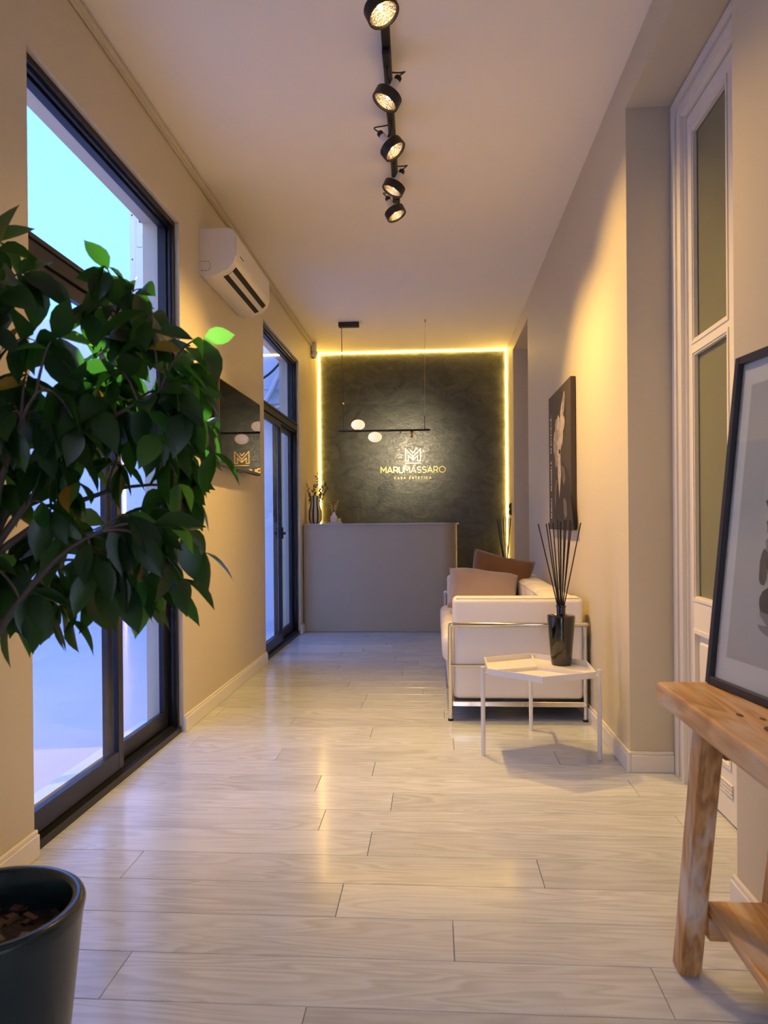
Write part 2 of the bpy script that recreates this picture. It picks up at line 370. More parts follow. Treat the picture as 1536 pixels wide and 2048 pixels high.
# ---- door in the recess (two narrow leaves with two panes each) and its casing
bm = bmesh.new()
for w0, w1, x in ((0, .15, XDOOR+.012), (.012, .06, XDOOR), (.075, .11, XDOOR+.004), (.122, .14, XDOOR-.004)):
    yA, yBm = REC[1]-.001, REC[0]+.001; zt = RTOP-.001
    box(bm, x, 1.079, yA-w1, yA-w0, 0, zt-w0); box(bm, x, 1.079, yBm+w0, yBm+w1, 0, zt-w0)
    box(bm, x, 1.079, yBm+w1, yA-w1, zt-w1*.85, zt-w0*.85)
struct('trim_2', bm, M_white, label='cream moulded door casing')
M_dglass = mat('olive_door_glass', (.19, .195, .115), .16, spec=.55)
def leaf_door(name, ya, yb, label):
    z1 = RTOP-.135; x = XDOOR+.022; bm = bmesh.new(); st = .055
    box(bm, x, x+.04, ya, ya+st, .008, z1); box(bm, x, x+.04, yb-st, yb, .008, z1)
    zs = [(z1-.075, z1), (1.715, 1.765), (.62, .755), (.008, .20)]
    for a, b in zs: box(bm, x, x+.04, ya+st, yb-st, a, b)
    d = struct(name, bm, M_white, label=label)
    for a, b in ((1.765, z1-.075), (.755, 1.715)):
        obj('pane', B((x+.018, x+.024, ya+st-.003, yb-st+.003, a-.003, b+.003)), M_dglass, d)
        m = bmesh.new()
        for e in (0, .007):
            ring(m, x-.004+e*.6, x+.016, ya+st+e-.012, yb-st-e+.012, a+e-.012, b-e+.012, .012)
        obj('glazing_bead', m, M_white, d)
    pn = bmesh.new(); rbox(pn, x+.006, x+.026, ya+st+.025, yb-st-.025, .235, .585, .006, 1)
    box(pn, x+.014, x+.03, ya+st-.002, yb-st+.002, .198, .622); obj('panel', pn, M_white, d)
    m = bmesh.new()
    ring(m, x-.004, x+.016, ya+st-.012, yb-st+.012, .188, .632, .016)
    obj('panel_moulding', m, M_white, d)
    g = bmesh.new()
    for i in range(4): box(g, x-.006, x+.004, ya+.03, yb-.06, .10+i*.012, .107+i*.012)
    obj('weather_strip', g, M_white, d)
    return d
leaf_door('door_1', 2.59, REC[1]-.15, 'cream panelled door leaf with olive glass panes')
leaf_door('door_2', REC[0]+.15, 2.586, 'matching second door leaf of the recess')

# ---- outside: patio
g = struct('ground', B((-4.6, XO, YF, 8.5, -.14, -.04)), M_concrete, label='pale concrete patio outside the windows')
struct('wall_outer_end', B((-4.6, -3.42, 8.3, 8.5, -.1, 3.45), (-3.42, XO, 8.3, 8.5, -.1, 4.5)), M_extwhite, label='white rendered end wall of the patio')  # taller part added to block the sun from the far window
struct('wall_outer_side', B((-4.8, -4.6, YF, 8.5, -.1, 4.02)), M_extwhite, label='white rendered side wall of the patio')  # unseen wall, height set so the sun only reaches the upper leaves
struct('wall_outer_rear', B((-4.8, XO, YF-.2, YF, -.1, 3.4)), M_extwhite)
struct('ground_street', B((-12, 12, -12, YF-.2, -.14, -.03)), M_concrete, label='pale paving of the street')
struct('wall_street_added', B((-12, 12, -9.2, -9.0, -.1, 6.5)), M_extwhite, label='added white facade bouncing sunlight into the entrance')  # unseen facade added so sunlight bounces in through the entrance
struct('wall_outer_parapet', B((XO-.002, XL, YF, 8.5, ZC+.1, ZC+.35)), M_extwhite)
struct('trim_3', B((XO-.06, XO, W1[0]-.1, W1[1]+.08, -.06, .035), (XO-.06, XO, W2[0]-.1, W2[1]+.08, -.06, .035)), M_extwhite, label='white curb under the windows')

# ================================================================== LARGE OBJECTS
# ---- reception counter
M_counter = mat('taupe_counter', (.47, .405, .285), .5, spec=.4)
M_ctop = mat('grey_countertop', (.42, .41, .37), .35)
def counter_plan(x0, x1, y0, y1, r, n=12):
    pts = [(x0, y1), (x0, y0)]
    for i in range(n+1):
        a = -PI/2 + PI/2*i/n; pts.append((x1-r+r*math.cos(a), y0+r+r*math.sin(a)))
    pts.append((x1, y1)); return pts
ct = thing('reception_counter', 'taupe reception counter with rounded corner below the pendant lamp', 'counter', (-.52, 7.17, 0))
bm = bmesh.new(); prism(bm, counter_plan(XL+.012, .225, 7.17, 7.62, .15), 2, .003, 1.042); obj('body', bm, M_counter, ct, smooth=True)
bm = bmesh.new(); prism(bm, counter_plan(XL+.010, .243, 7.155, 7.64, .16), 2, 1.042, 1.058); obj('countertop', bm, M_ctop, ct, smooth=True)

# ---- sofa
M_leather = mat('white_leather', (.84, .79, .71), .42, spec=.45, bump=(90, .04))
M_chrome = mat('chrome_tube', (.72, .68, .60), .12, 1.0)
M_black = mat('black_plastic', (.012, .012, .012), .4)
sf = thing('sofa', 'white leather three seat sofa with chrome tube frame', 'sofa', (.45, 4.9, 0))
SY0, SY1, SX0, SX1 = 3.95, 5.80, .085, .795
def cushion(name, x0, x1, y0, y1, z0, z1, r=.035, parent=sf, m=None, puff=.0):
    bm = bmesh.new(); rbox(bm, x0, x1, y0, y1, z0, z1, r, 4)
    return obj(name, bm, m or M_leather, parent, smooth='all')
for (a, b) in ((SY0+.015, SY0+.175), (SY1-.175, SY1-.015)):
    c = cushion('arm_cushion', SX0+.012, SX1-.01, a, b, .115, .655, .028)
    bm = bmesh.new()
    for zz in (.632, ):
        tube(bm, [(SX0+.03, a+.004, zz), (SX1-.03, a+.004, zz)], .003, 6)
    tube(bm, [(SX0+.03, a+.012, .652), (SX1-.03, a+.012, .652)], .003, 6)
    obj('piping', bm, M_leather, c, smooth='all')
L3 = (SY1-SY0-.36)/3
for i in range(3):
    a = SY0+.18+i*L3; b = a+L3-.004
    cushion('seat_base', SX0-.015, SX1-.17, a, b, .125, .27, .03)
    c = cushion('seat_cushion', SX0-.045, SX1-.17, a, b, .275, .44, .05)
    c = cushion('back_cushion', SX1-.19, SX1-.012, a, b, .20, .645, .045)
    bm = bmesh.new(); tube(bm, [(SX1-.186, a+.02, .625), (SX1-.186, b-.02, .625)], .004, 6); tube(bm, [(SX1-.03, a+.02, .637), (SX1-.03, b-.02, .637)], .004, 6)
    obj('piping', bm, M_leather, c, smooth='all')
for y in (SY0, SY1):
    bm = bmesh.new(); r = .0125
    tube(bm, [(SX0-.004, y+.02, .004), (SX0-.004, y+.02, .50), (SX0-.002, y+.012, .513), (SX0+.012, y, .516), (SX1, y, .516), (SX1+.004, y+.012, .514)], r, 10)
    obj('frame_rail', bm, M_chrome, sf, smooth=True)
    bm = bmesh.new(); tube(bm, [(SX0, y+.006, .300), (SX1, y+.006, .300)], .0075, 8); obj('frame_rod', bm, M_chrome, sf, smooth=True)
    bm = bmesh.new(); rbox(bm, SX0+.01, SX1, y+(.005 if y == SY0 else -.02), y+(.02 if y == SY0 else -.005), .078, .106, .003, 1); obj('frame_bar', bm, M_chrome, sf)
    bm = bmesh.new(); tube(bm, [(SX1-.004, y+.02, .004), (SX1-.004, y+.02, .51)], r, 10); obj('leg', bm, M_chrome, sf, smooth=True)
    for x in (SX0-.004, SX1-.004):
        bm = bmesh.new(); tube(bm, [(x, y+.02, 0), (x, y+.02, .012)], .015, 10); obj('foot', bm, M_black, sf, smooth=True)
for x, z in ((SX0+.01, .09), (SX1-.01, .09), (SX0-.004, .515)):
    if z > .3: continue
    bm = bmesh.new(); rbox(bm, x-.008, x+.008, SY0+.02, SY1-.02, z-.014, z+.014, .003, 1); obj('frame_bar', bm, M_chrome, sf)
bm = B((SX0+.02, SX1-.02, SY0+.03, SY1-.03, .106, .122)); obj('webbing', bm, M_black, sf)

# ---- throw cushions
def pillow(name, w, h, t, m, label, origin, rot, seed):
    rnd = random.Random(seed); bm = bmesh.new(); n = 18; top = {}; 
    for s in (1, -1):
        for i in range(n+1):
            for j in range(n+1):
                u, v = i/n*2-1, j/n*2-1
                if s == -1 and (i in (0, n) or j in (0, n)): top[(s, i, j)] = top[(1, i, j)]; continue
                pin = 1 - .10*(1-abs(u*v))*max(abs(u), abs(v))**3
                th = t*.5*((1-u**4)*(1-v**4))**.55 * (1 + .10*math.sin(5*u+seed)*math.sin(4*v+1.3*seed))
                th += .006*math.sin(14*(u+v*.6)+seed)*(1-u*u)*(1-v*v)*abs(u)
                top[(s, i, j)] = bm.verts.new((u*w/2*pin, s*th, v*h/2*pin + .5*h))
    for s in (1, -1):
        for i in range(n):
            for j in range(n):
                q = [top[(s, i, j)], top[(s, i+1, j)], top[(s, i+1, j+1)], top[(s, i, j+1)]]
                try: bm.faces.new(q if s == -1 else q[::-1])
                except ValueError: pass
    o = obj(name, bm, m, smooth='all'); o.location = origin; o.rotation_euler = rot
    return tag(o, label, 'cushion', 'throw cushions on the sofa')
M_mauve = mat('mauve_velvet', (.40, .295, .25), .8, sheen=.4, var=((6, 6, 6), .5, 4, (.34, .25, .21)))
M_brown = mat('caramel_velvet', (.185, .082, .028), .8, sheen=.3, var=((8, 8, 8), .5, 4, (.13, .055, .018)))
pillow('throw_cushion', .50, .40, .15, M_mauve, 'mauve velvet throw cushion in front of the caramel one', (.335, 5.08, .448), (math.radians(-50), math.radians(7), math.radians(2)), 3)
pillow('throw_cushion', .46, .40, .14, M_brown, 'caramel brown velvet throw cushion leaning behind the mauve one', (.435, 5.44, .447), (math.radians(-20), math.radians(13), math.radians(-3)), 5)

# ---- white side tables
M_tab = mat('white_powder_coat', (.80, .77, .72), .22, spec=.5)
def side_table(label):
    t = thing('side_table', label, 'side table', (.459, 3.361, 0), 'white tray side tables')
    z = .388; cx, cy = .459, 3.375
    P = [(.236, 3.545), (.472, 3.660), (.696, 3.470), (.684, 3.215), (.448, 3.105), (.233, 3.275)]
    O = (.459, 3.372)
    bm = bmesh.new(); prism(bm, P, 2, z, z+.004); obj('tray', bm, M_tab, t)
    bm = bmesh.new()
    def wall2(a, b, h=.026, th=.005):
        d = Vector((b[0]-a[0], b[1]-a[1], 0)); nrm = Vector((-d.y, d.x, 0)).normalized()*th/2
        A, Bb = Vector((*a, 0)), Vector((*b, 0))
        pts = [(A+nrm).to_2d(), (Bb+nrm).to_2d(), (Bb-nrm).to_2d(), (A-nrm).to_2d()]
        prism(bm, [tuple(p) for p in pts], 2, z+.002, z+.002+h)
    for i in range(6): wall2(P[i], P[(i+1) % 6])
    obj('rim', bm, M_tab, t)
    for i in (1, 3, 5):
        bm = bmesh.new(); wall2(O, P[i], .018, .006); obj('divider', bm, M_tab, t)
    for (x, y) in ((.216, 3.386), (.484, 3.800), (.726, 3.336)):
        bm = bmesh.new(); top = .402 if (x, y) != (.484, 3.800) else .372
        tube(bm, [(x, y, 0), (x, y, top)], .010, 12); obj('leg', bm, M_tab, t, smooth=True)
        d = (Vector((cx, cy, 0))-Vector((x, y, 0))); e = Vector((x, y, 0))+d*.55
        bm = bmesh.new(); tube(bm, [(x, y, .372), (e.x, e.y, .380)], .0065, 8); obj('bracket', bm, M_tab, t, smooth=True)
    return t
tb = side_table('low white side table with six sided divided tray in front of the sofa')
tb2 = copy_tree(tb); tb2['label'] = 'low white side table hidden beyond the far arm of the sofa'
tb2.location = (.50, 6.35, 0)

# ---- reed diffusers
M_bglass = mat('black_glass', (.006, .005, .005), .06, spec=.6, coat=.5, coat_r=.03)
M_reed = mat('black_reed', (.010, .009, .008), .6)
def diffuser(loc, label):
    t = thing('diffuser_bottle', label, 'diffuser', loc, 'black reed diffusers')
    bm = bmesh.new()
    lathe(bm, [(0, .001), (.042, .001), (.046, .004), (.0475, .012), (.0645, .215), (.0645, .226), (.060, .231), (.030, .234), (.021, .238), (.021, .240)], loc, 36)
    obj('bottle', bm, M_bglass, t, smooth=True)
    bm = bmesh.new()
    lathe(bm, [(.021, .236), (.021, .266), (.0235, .268), (.0235, .276), (.017, .277), (.017, .245), (0, .245)], loc, 28)
    obj('neck', bm, M_bglass, t, smooth=True)
    return t
DZ = .393
D1 = (.588, 3.50, DZ); D2 = (.613, 6.40, DZ)
diffuser(D1, 'tapered black glass reed diffuser bottle on the near white side table')
diffuser(D2, 'black reed diffuser bottle standing beyond the sofa')
def reeds(loc, tips, label, grp, h, r=.0029):
    for dx, dy in tips:
        a = Vector(loc)+Vector((-.012*(1 if dx > 0 else -1)*min(1, abs(dx)*12), -.2*dy*.1, .05)); b = Vector(loc)+Vector((dx, dy, h+random.uniform(-.012, .006)))
        k = (.27-.05)/(b.z-a.z); p = a+(b-a)*k; 
        off = Vector((p.x-loc[0], p.y-loc[1], 0))
        if off.length > .010: a = a-off*(1-.010/off.length)*1.2
        bm = bmesh.new(); tube(bm, [a, b], r, 6)
        tag(obj('diffuser_reed', bm, M_reed, smooth=True, loc=(a.x, a.y, a.z)), label, 'reed', grp)
reeds(D1, [(-.102, .0), (-.062, .02), (-.058, -.03), (-.028, .04), (-.010, -.05), (-.004, .05), (.006, .02), (.014, -.03), (.036, .05), (.042, -.02), (.058, .03), (.092, -.01)],
      'thin black reed in the diffuser on the near side table', 'reeds in the near diffuser', .668)
reeds(D2, [(-.075, .0), (-.062, .02), (-.05, -.03), (-.018, .02), (.0, -.03), (.03, .02), (.038, -.02), (.046, .03)],
      'thin black reed in the diffuser beyond the sofa', 'reeds in the far diffuser', .70, .0038)

# ---- canvas print on the right wall
M_canvas = mat('dark_brown_canvas', (.060, .045, .038), .75, var=((3, 3, 3), .5, 3, (.045, .034, .030)))
M_print = mat('printed_pale', (.58, .51, .44), .7, var=((30, 30, 30), .7, 5, (.20, .165, .14)))
M_printmid = mat('printed_mid', (.16, .13, .11), .7, var=((25, 25, 25), .8, 5, (.07, .055, .05)))
M_printdk = mat('printed_dark', (.026, .02, .018), .7)
M_ink = mat('printed_white', (.80, .76, .70), .7)
CY0, CY1, CZ0, CZ1, CX = 4.315, 5.105, 1.008, 1.895, .785
cv = thing('canvas_print', 'dark canvas print of a figure in white petals on the sofa wall', 'picture', (CX, 4.71, CZ0))
bm = bmesh.new(); rbox(bm, CX, XR-.001, CY0, CY1, CZ0, CZ1, .004, 1); obj('canvas', bm, M_canvas, cv)
def canvas_pt(u, v):      # u 0..1 from the far edge (viewer's left) to the near edge, v 0..1 up
    return (CY1-(.525+(u-.50)*1.3)*(CY1-CY0), CZ0+v*(CZ1-CZ0))
def printed(name, polys, m, lift):
    for i, pl in enumerate(polys):
        bm = bmesh.new(); prism(bm, [canvas_pt(*p) for p in pl], 0, CX-lift-i*.00012, CX-lift+.0003-i*.00012); obj(name, bm, m, cv)
def blob(cx, cy, rx, ry, n=14, wob=.12, seed=0, rot=0):
    r = random.Random(seed); o = []
    for i in range(n):
        a = 2*PI*i/n; k = 1+r.uniform(-wob, wob); x, y = rx*k*math.cos(a), ry*k*math.sin(a)
        o.append((cx+x*math.cos(rot)-y*math.sin(rot), cy+x*math.sin(rot)+y*math.cos(rot)))
    return o
printed('print_hair', [blob(.53, .78, .20, .20, 18, .06, 1)], M_printdk, .0006)
printed('print_shoulders', [[(.30, .0), (.34, .30), (.47, .47), (.62, .47), (.80, .38), (.92, .10), (.95, .0)]], M_printdk, .0006)
printed('print_face', [blob(.49, .62, .085, .12, 16, .04, 2), [(.44, .55), (.54, .55), (.56, .38), (.50, .22), (.45, .38)]], M_print, .0011)
pet = []
for i, (x, y, a, b, rot) in enumerate(((.36, .66, .07, .05, .6), (.40, .73, .07, .05, 1.0), (.60, .80, .05, .09, -.3), (.66, .86, .035, .09, -.3), (.62, .72, .08, .05, .4), (.44, .68, .08, .05, .1),
                                       (.55, .70, .08, .05, -.5), (.38, .58, .06, .07, .2), (.60, .64, .05, .07, -.4), (.40, .50, .04, .06, .2), (.48, .76, .06, .05, 0), (.33, .60, .04, .06, .5))):
    pet.append(blob(x, y, a, b, 12, .16, 20+i, rot))
M_petal = mat('printed_petal_shade', (.36, .31, .265), .7, var=((30, 30, 30), .7, 5, (.16, .13, .11)))
printed('print_petal', pet[0::2], M_print, .0016)
printed('print_petal', pet[1::2], M_petal, .00165)
printed('print_lips', [blob(.52, .555, .03, .010, 10, .05, 3), blob(.52, .542, .026, .009, 10, .05, 4)], M_printdk, .0034)
printed('print_arm', [[(.33, .30), (.38, .36), (.43, .35), (.40, .28), (.38, .20), (.34, .14)], [(.57, .45), (.68, .42), (.72, .34), (.66, .30), (.60, .36)], [(.64, .22), (.74, .20), (.76, .10), (.70, .07), (.65, .12)]], M_printmid, .0016)

# ---- stroke lettering (wall sign, canvas wording)
def arc(cx, cy, rx, ry, a0, a1, n=12):
    return [(cx+rx*math.cos(math.radians(a0+(a1-a0)*i/n)), cy+ry*math.sin(math.radians(a0+(a1-a0)*i/n))) for i in range(n+1)]
GLYPH = {   # unit height strokes and advance width
    'M': ([[(0, 0), (0, 1), (.42, .35), (.84, 1), (.84, 0)]], .84), 'A': ([[(0, 0), (.40, 1), (.80, 0)], [(.15, .30), (.65, .30)]], .80),
    'R': ([[(0, 0), (0, 1), (.36, 1)]+arc(.36, .70, .28, .30, 90, -90)+[(0, .40)], [(.36, .40), (.66, 0)]], .66),
    'U': ([[(0, 1), (0, .36)]+arc(.34, .36, .34, .36, 180, 360)+[(.68, 1)]], .68),
    'S': ([arc(.31, .74, .29, .26, 40, 270, 12)+arc(.31, .25, .31, .25, 90, -140, 12)], .62),
    'O': ([arc(.5, .5, .5, .5, 0, 360, 28)], 1.0), 'C': ([arc(.48, .5, .48, .5, 50, 310, 20)], .85),
    'E': ([[(.55, 1), (0, 1), (0, 0), (.55, 0)], [(0, .52), (.48, .52)]], .56), 'T': ([[(0, 1), (.7, 1)], [(.35, 1), (.35, 0)]], .70),
    'I': ([[(0, 0), (0, 1)]], .04), 'D': ([[(0, 0), (0, 1), (.3, 1)]+arc(.3, .5, .42, .5, 90, -90, 14)+[(0, 0)]], .72), 'L': ([[(0, 1), (0, 0), (.5, 0)]], .52),
    'J': ([[(.4, 1), (.4, .28)]+arc(.2, .28, .2, .28, 0, -160, 8)], .42), 'V': ([[(0, 1), (.4, 0), (.8, 1)]], .8), 'N': ([[(0, 0), (0, 1), (.7, 0), (.7, 1)]], .7),
    '.': ([[(0, .45), (.1, .45)]], .1), ' ': ([], .35), 'Í': ([[(0, 0), (0, 1)], [(0, 1.12), (.12, 1.28)]], .06), 'Á': ([[(0, 0), (.40, 1), (.80, 0)], [(.15, .30), (.65, .30)], [(.38, 1.1), (.5, 1.26)]], .80),
    'É': ([[(.55, 1), (0, 1), (0, 0), (.55, 0)], [(0, .52), (.48, .52)], [(.25, 1.1), (.37, 1.26)]], .56)}
def ribbon(bm, pts, w, to3, d):
    """flat bar of width w along pts (2D), mitred; to3(x, y, depth) maps to the scene"""
    n = len(pts); P = [Vector((p[0], p[1])) for p in pts]; closed = (P[0]-P[-1]).length < 1e-6
    L, R = [], []
    for i in range(n):
        a = P[i-1] if i else (P[-2] if closed else None); b = P[i+1] if i < n-1 else (P[1] if closed else None)
        d1 = (P[i]-a).normalized() if a is not None else (b-P[i]).normalized()
        d2 = (b-P[i]).normalized() if b is not None else d1
        t = d1+d2; t = t.normalized() if t.length > 1e-6 else d1
        nn = Vector((-t.y, t.x)); c = max(.45, nn.dot(Vector((-d1.y, d1.x))))
        L.append(P[i]+nn*w/2/c); R.append(P[i]-nn*w/2/c)
    A = [[bm.verts.new(to3(q.x, q.y, k)) for q in S] for S in (L, R) for k in (0, d)]
    for i in range(n-1):
        bm.faces.new((A[0][i], A[0][i+1], A[2][i+1], A[2][i])); bm.faces.new((A[1][i], A[3][i], A[3][i+1], A[1][i+1]))
        bm.faces.new((A[0][i], A[1][i], A[1][i+1], A[0][i+1])); bm.faces.new((A[2][i], A[2][i+1], A[3][i+1], A[3][i]))
    if not closed:
        for i in (0, n-1): bm.faces.new((A[0][i], A[2][i], A[3][i], A[1][i]))
def lettering(text, x0, base, h, w, gap, to3, depth, name, m, parent, weights=None, fit=None):
    tot = sum(GLYPH[c][1]*h for c in text)+gap*(len(text)-1)
    k = (fit/tot) if fit else 1.0; x = x0
    for i, c in enumerate(text):
        strokes, adv = GLYPH[c]; ww = weights[i] if weights else w
        if strokes:
            bm = bmesh.new()
            for s in strokes: ribbon(bm, [(x+p[0]*h*k, base+p[1]*h) for p in s], ww, to3, depth)
            obj(name, bm, m, parent)
        x += (adv*h+gap)*k
# wording on the canvas runs upwards along its far edge, letter tops to the left
def cv3(x, y, d):
    return (CX-.0008-d, CY1-.118+y, CZ0+x)
lettering('REDUCÍ . REMODELÁ . REJUVENECÉ', .075, 0, .034, .0055, .014, cv3, .0004, 'letter', M_ink, cv, fit=.66)
lettering('L', .735, -.005, .05, .004, 0, cv3, .0004, 'letter', M_ink, cv)

# ---- golden sign on the back wall
M_gold = mat('brushed_gold', (.92, .56, .16), .34, 1.0)
sg = thing('wall_sign', 'golden logo and lettering sign on the dark back wall', 'sign', (-.225, YB, 1.55))
SK = (YB-.01)/8.14      # sizes were taken at 8.14 m
def sg3(x, y, d): return (x*SK, YB-.001-d, CAM_H+(y-CAM_H)*SK)
LX, LZ, LW, LH = -.224, 1.738, .163, .133
def lg(u, v): return (LX+u*LW/2, LZ+v*LH)
lw = .0065
for name, pts in (('logo_outline', [(-1, 0), (-1, 1), (0, .34), (1, 1), (1, 0), (.62, 0), (.62, .46), (0, .08), (-.62, .46), (-.62, 0), (-1, 0)]),
                  ('logo_chevron', [(-.36, .90), (0, .64), (.30, .90)]), ('logo_spine', [(0, .34), (0, .10)])):
    bm = bmesh.new(); ribbon(bm, [lg(*p) for p in pts], lw, sg3, .008); obj(name, bm, M_gold, sg)
bm = bmesh.new(); ribbon(bm, [(LX-LW/2, 1.715), (LX+LW/2, 1.715)], .006, sg3, .008); obj('logo_rule', bm, M_gold, sg)
lettering('MARUMASSARO', -.578, 1.610, .064, .008, .014, sg3, .008, 'letter', M_gold, sg, weights=[.0092]*4+[.0050]*7, fit=.708)
lettering('CASA ESTETICA', -.432, 1.543, .022, .0028, .018, sg3, .004, 'letter', M_gold, sg, fit=.404)

# ---- LED strip around the dark wall
M_led = mat('led_strip_light', (1, .9, .6), .5, emit=LED_RGB, emit_s=LED_STRENGTH)
M_ledprof = mat('led_profile', (.75, .73, .68), .4)
ls = thing('led_strip', 'glowing yellow strip light framing the dark back wall', 'strip light', (-.2, YB, 0))
lx0, lx1, lz = XL+.010, XR-.010, ZC-.010
for i, (x0, x1, z0, z1) in enumerate(((lx0-.006, lx0+.006, .02, lz+.006), (lx1-.006, lx1+.006, .02, lz+.006), (lx0+.006, lx1-.006, lz-.006, lz+.006))):
    obj('light_tube', B((x0, x1, YB-.022, YB-.008, z0, z1)), M_led, ls)

# ---- television
M_screen = mat('television_glass', (.004, .004, .005), .025, spec=.6)
tv = thing('television', 'black flat television on the window wall mirroring the sign', 'television', (-1.2, 4.6, 1.39))
bm = bmesh.new(); rbox(bm, -1.232, -1.203, 4.110, 5.090, 1.393, 1.893, .004, 1); obj('casing', bm, M_black, tv)
obj('screen', B((-1.204, -1.2015, 4.122, 5.078, 1.412, 1.884)), M_screen, tv)
bm = bmesh.new(); rbox(bm, -1.262, -1.232, 4.22, 4.98, 1.43, 1.76, .01, 2); obj('rear_shell', bm, M_black, tv)
obj('wall_bracket', B((XL+.0005, -1.262, 4.45, 4.75, 1.52, 1.70)), M_black, tv)
bm = bmesh.new(); rbox(bm, -1.225, -1.206, 4.50, 4.62, 1.384, 1.394, .002, 1); obj('sensor_bar', bm, M_black, tv)

# ---- air conditioner indoor unit
M_acw = mat('ivory_plastic', (.74, .70, .62), .4)
ac = thing('air_conditioner', 'ivory wall air conditioner above the television', 'air conditioner', (XL, 4.45, 2.44))
prof = [(XL+.001, 2.700), (XL+.165, 2.700), (XL+.188, 2.690), (XL+.200, 2.670), (XL+.200, 2.540), (XL+.188, 2.505), (XL+.155, 2.470), (XL+.075, 2.440), (XL+.02, 2.436), (XL+.001, 2.445)]
bm = bmesh.new(); prism(bm, prof, 1, 4.035, 4.885); obj('body', bm, M_acw, ac, smooth=True)
bm = bmesh.new(); prism(bm, [(XL+.2005, 2.672), (XL+.2045, 2.668), (XL+.2045, 2.560), (XL+.2005, 2.556)], 1, 4.05, 4.87); obj('front_panel', bm, M_acw, ac)
def slab_on(p, q, y0, y1, off, th, name, m):
    d = Vector((q[0]-p[0], q[1]-p[1])).normalized(); n = Vector((-d.y, d.x)); n = n if n.dot(Vector((1, -1))) > 0 else -n
    pts = [Vector(p)+n*off, Vector(q)+n*off, Vector(q)+n*(off+th), Vector(p)+n*(off+th)]
    bm = bmesh.new(); prism(bm, [tuple(v) for v in pts], 1, y0, y1); return obj(name, bm, m, ac)
slab_on((XL+.187, 2.504), (XL+.146, 2.467), 4.10, 4.83, .0005, .002, 'outlet_slot', M_dark)
slab_on((XL+.150, 2.4681), (XL+.114, 2.4546), 4.10, 4.83, .0005, .002, 'outlet_slot', M_dark)
slab_on((XL+.166, 2.4815), (XL+.142, 2.4645), 4.095, 4.835, .004, .003, 'louver', M_acw)
for i in range(3):
    bm = bmesh.new(); tube(bm, [(XL+.2005-i*.003, 4.04, 2.546-i*.010), (XL+.2005-i*.003, 4.88, 2.546-i*.010)], .0018, 6); obj('trim_line', bm, M_acw, ac)
obj('maker_mark', B((XL+.2045, XL+.2050, 4.12, 4.20, 2.566, 2.574)), M_black, ac)
bm = bmesh.new(); cp = [(XL+.004, 2.520), (XL+.045, 2.520), (XL+.058, 2.510), (XL+.058, 2.478), (XL+.045, 2.468), (XL+.004, 2.468)]
for a, b in zip(cp, cp[1:]):
    A, Bv = Vector(a), Vector(b); n = max(1, int((Bv-A).length/.016))
    for i in range(n):
        p, q = A+(Bv-A)*((i+.1)/n), A+(Bv-A)*((i+.75)/n); tube(bm, [(p.x, 4.0345, p.y), (q.x, 4.0345, q.y)], .0013, 5)
obj('knockout_mark', bm, M_black, ac)

# ---- motion detector and outlet
se = thing('motion_detector', 'small white motion detector on the window wall near the ceiling', 'detector', (XL, 7.80, 2.82))
bm = bmesh.new(); rbox(bm, XL+.0005, XL+.060, 7.765, 7.835, 2.885, 2.975, .012, 2); obj('housing', bm, M_acw, se, smooth=True)
bm = bmesh.new(); lathe(bm, [(0, 0), (.03, 0), (.034, .02), (.034, .075), (.028, .08), (0, .08)], (XL+.045, 7.80, 2.895), 20, Matrix.Rotation(math.radians(205), 4, 'Y')); obj('camera_head', bm, M_acw, se, smooth=True)
bm = bmesh.new(); lathe(bm, [(0, .0802), (.022, .0802), (.018, .086), (0, .088)], (XL+.045, 7.80, 2.895), 16, Matrix.Rotation(math.radians(205), 4, 'Y')); obj('lens', bm, M_black, se, smooth=True)
sw = thing('wall_switch', 'black double switch plate on the wall by the yellow strip', 'switch', (XR, 7.95, 1.19))
bm = bmesh.new(); rbox(bm, XR-.012, XR-.0003, 7.90, 8.00, 1.13, 1.26, .003, 1); obj('plate', bm, M_black, sw)
for z in (1.165, 1.225):
    bm = bmesh.new(); rbox(bm, XR-.022, XR-.012, 7.925, 7.975, z-.022, z+.022, .004, 1); obj('rocker', bm, M_black, sw)

# ---- ceiling track and its five lamps
M_trk = mat('track_black', (.014, .012, .011), .45)
M_ceramic = mat('white_ceramic', (.75, .72, .66), .4)
M_refl = mat('faceted_reflector', (.95, .82, .62), .22, 1.0, bump=(160, .5))
M_bulb = mat('glowing_bulb', (1, .9, .7), .5, emit=(1.0, .74, .40), emit_s=16)
def track_x(y): return -.172 - (y-2.87)*.022
tr = thing('ceiling_track', 'long black lighting track down the middle of the ceiling', 'lighting track', (track_x(3.2), 3.2, ZC))
bm = bmesh.new(); ya, yb = 1.55, 4.38
vs = [bm.verts.new((track_x(y)+sx*.017, y, z)) for y in (ya, yb) for sx, z in ((-1, ZC-.0005), (1, ZC-.0005), (1, ZC-.034), (-1, ZC-.034))]
for f in ((0, 1, 2, 3), (7, 6, 5, 4), (0, 4, 5, 1), (1, 5, 6, 2), (2, 6, 7, 3), (3, 7, 4, 0)): bm.faces.new([vs[i] for i in f])
obj('rail', bm, M_trk, tr)
bm = bmesh.new(); cxx = track_x(yb-.03); box(bm, cxx-.02, cxx+.02, yb-.06, yb+.004, ZC-.038, ZC-.0006); obj('end_cap', bm, M_trk, tr)
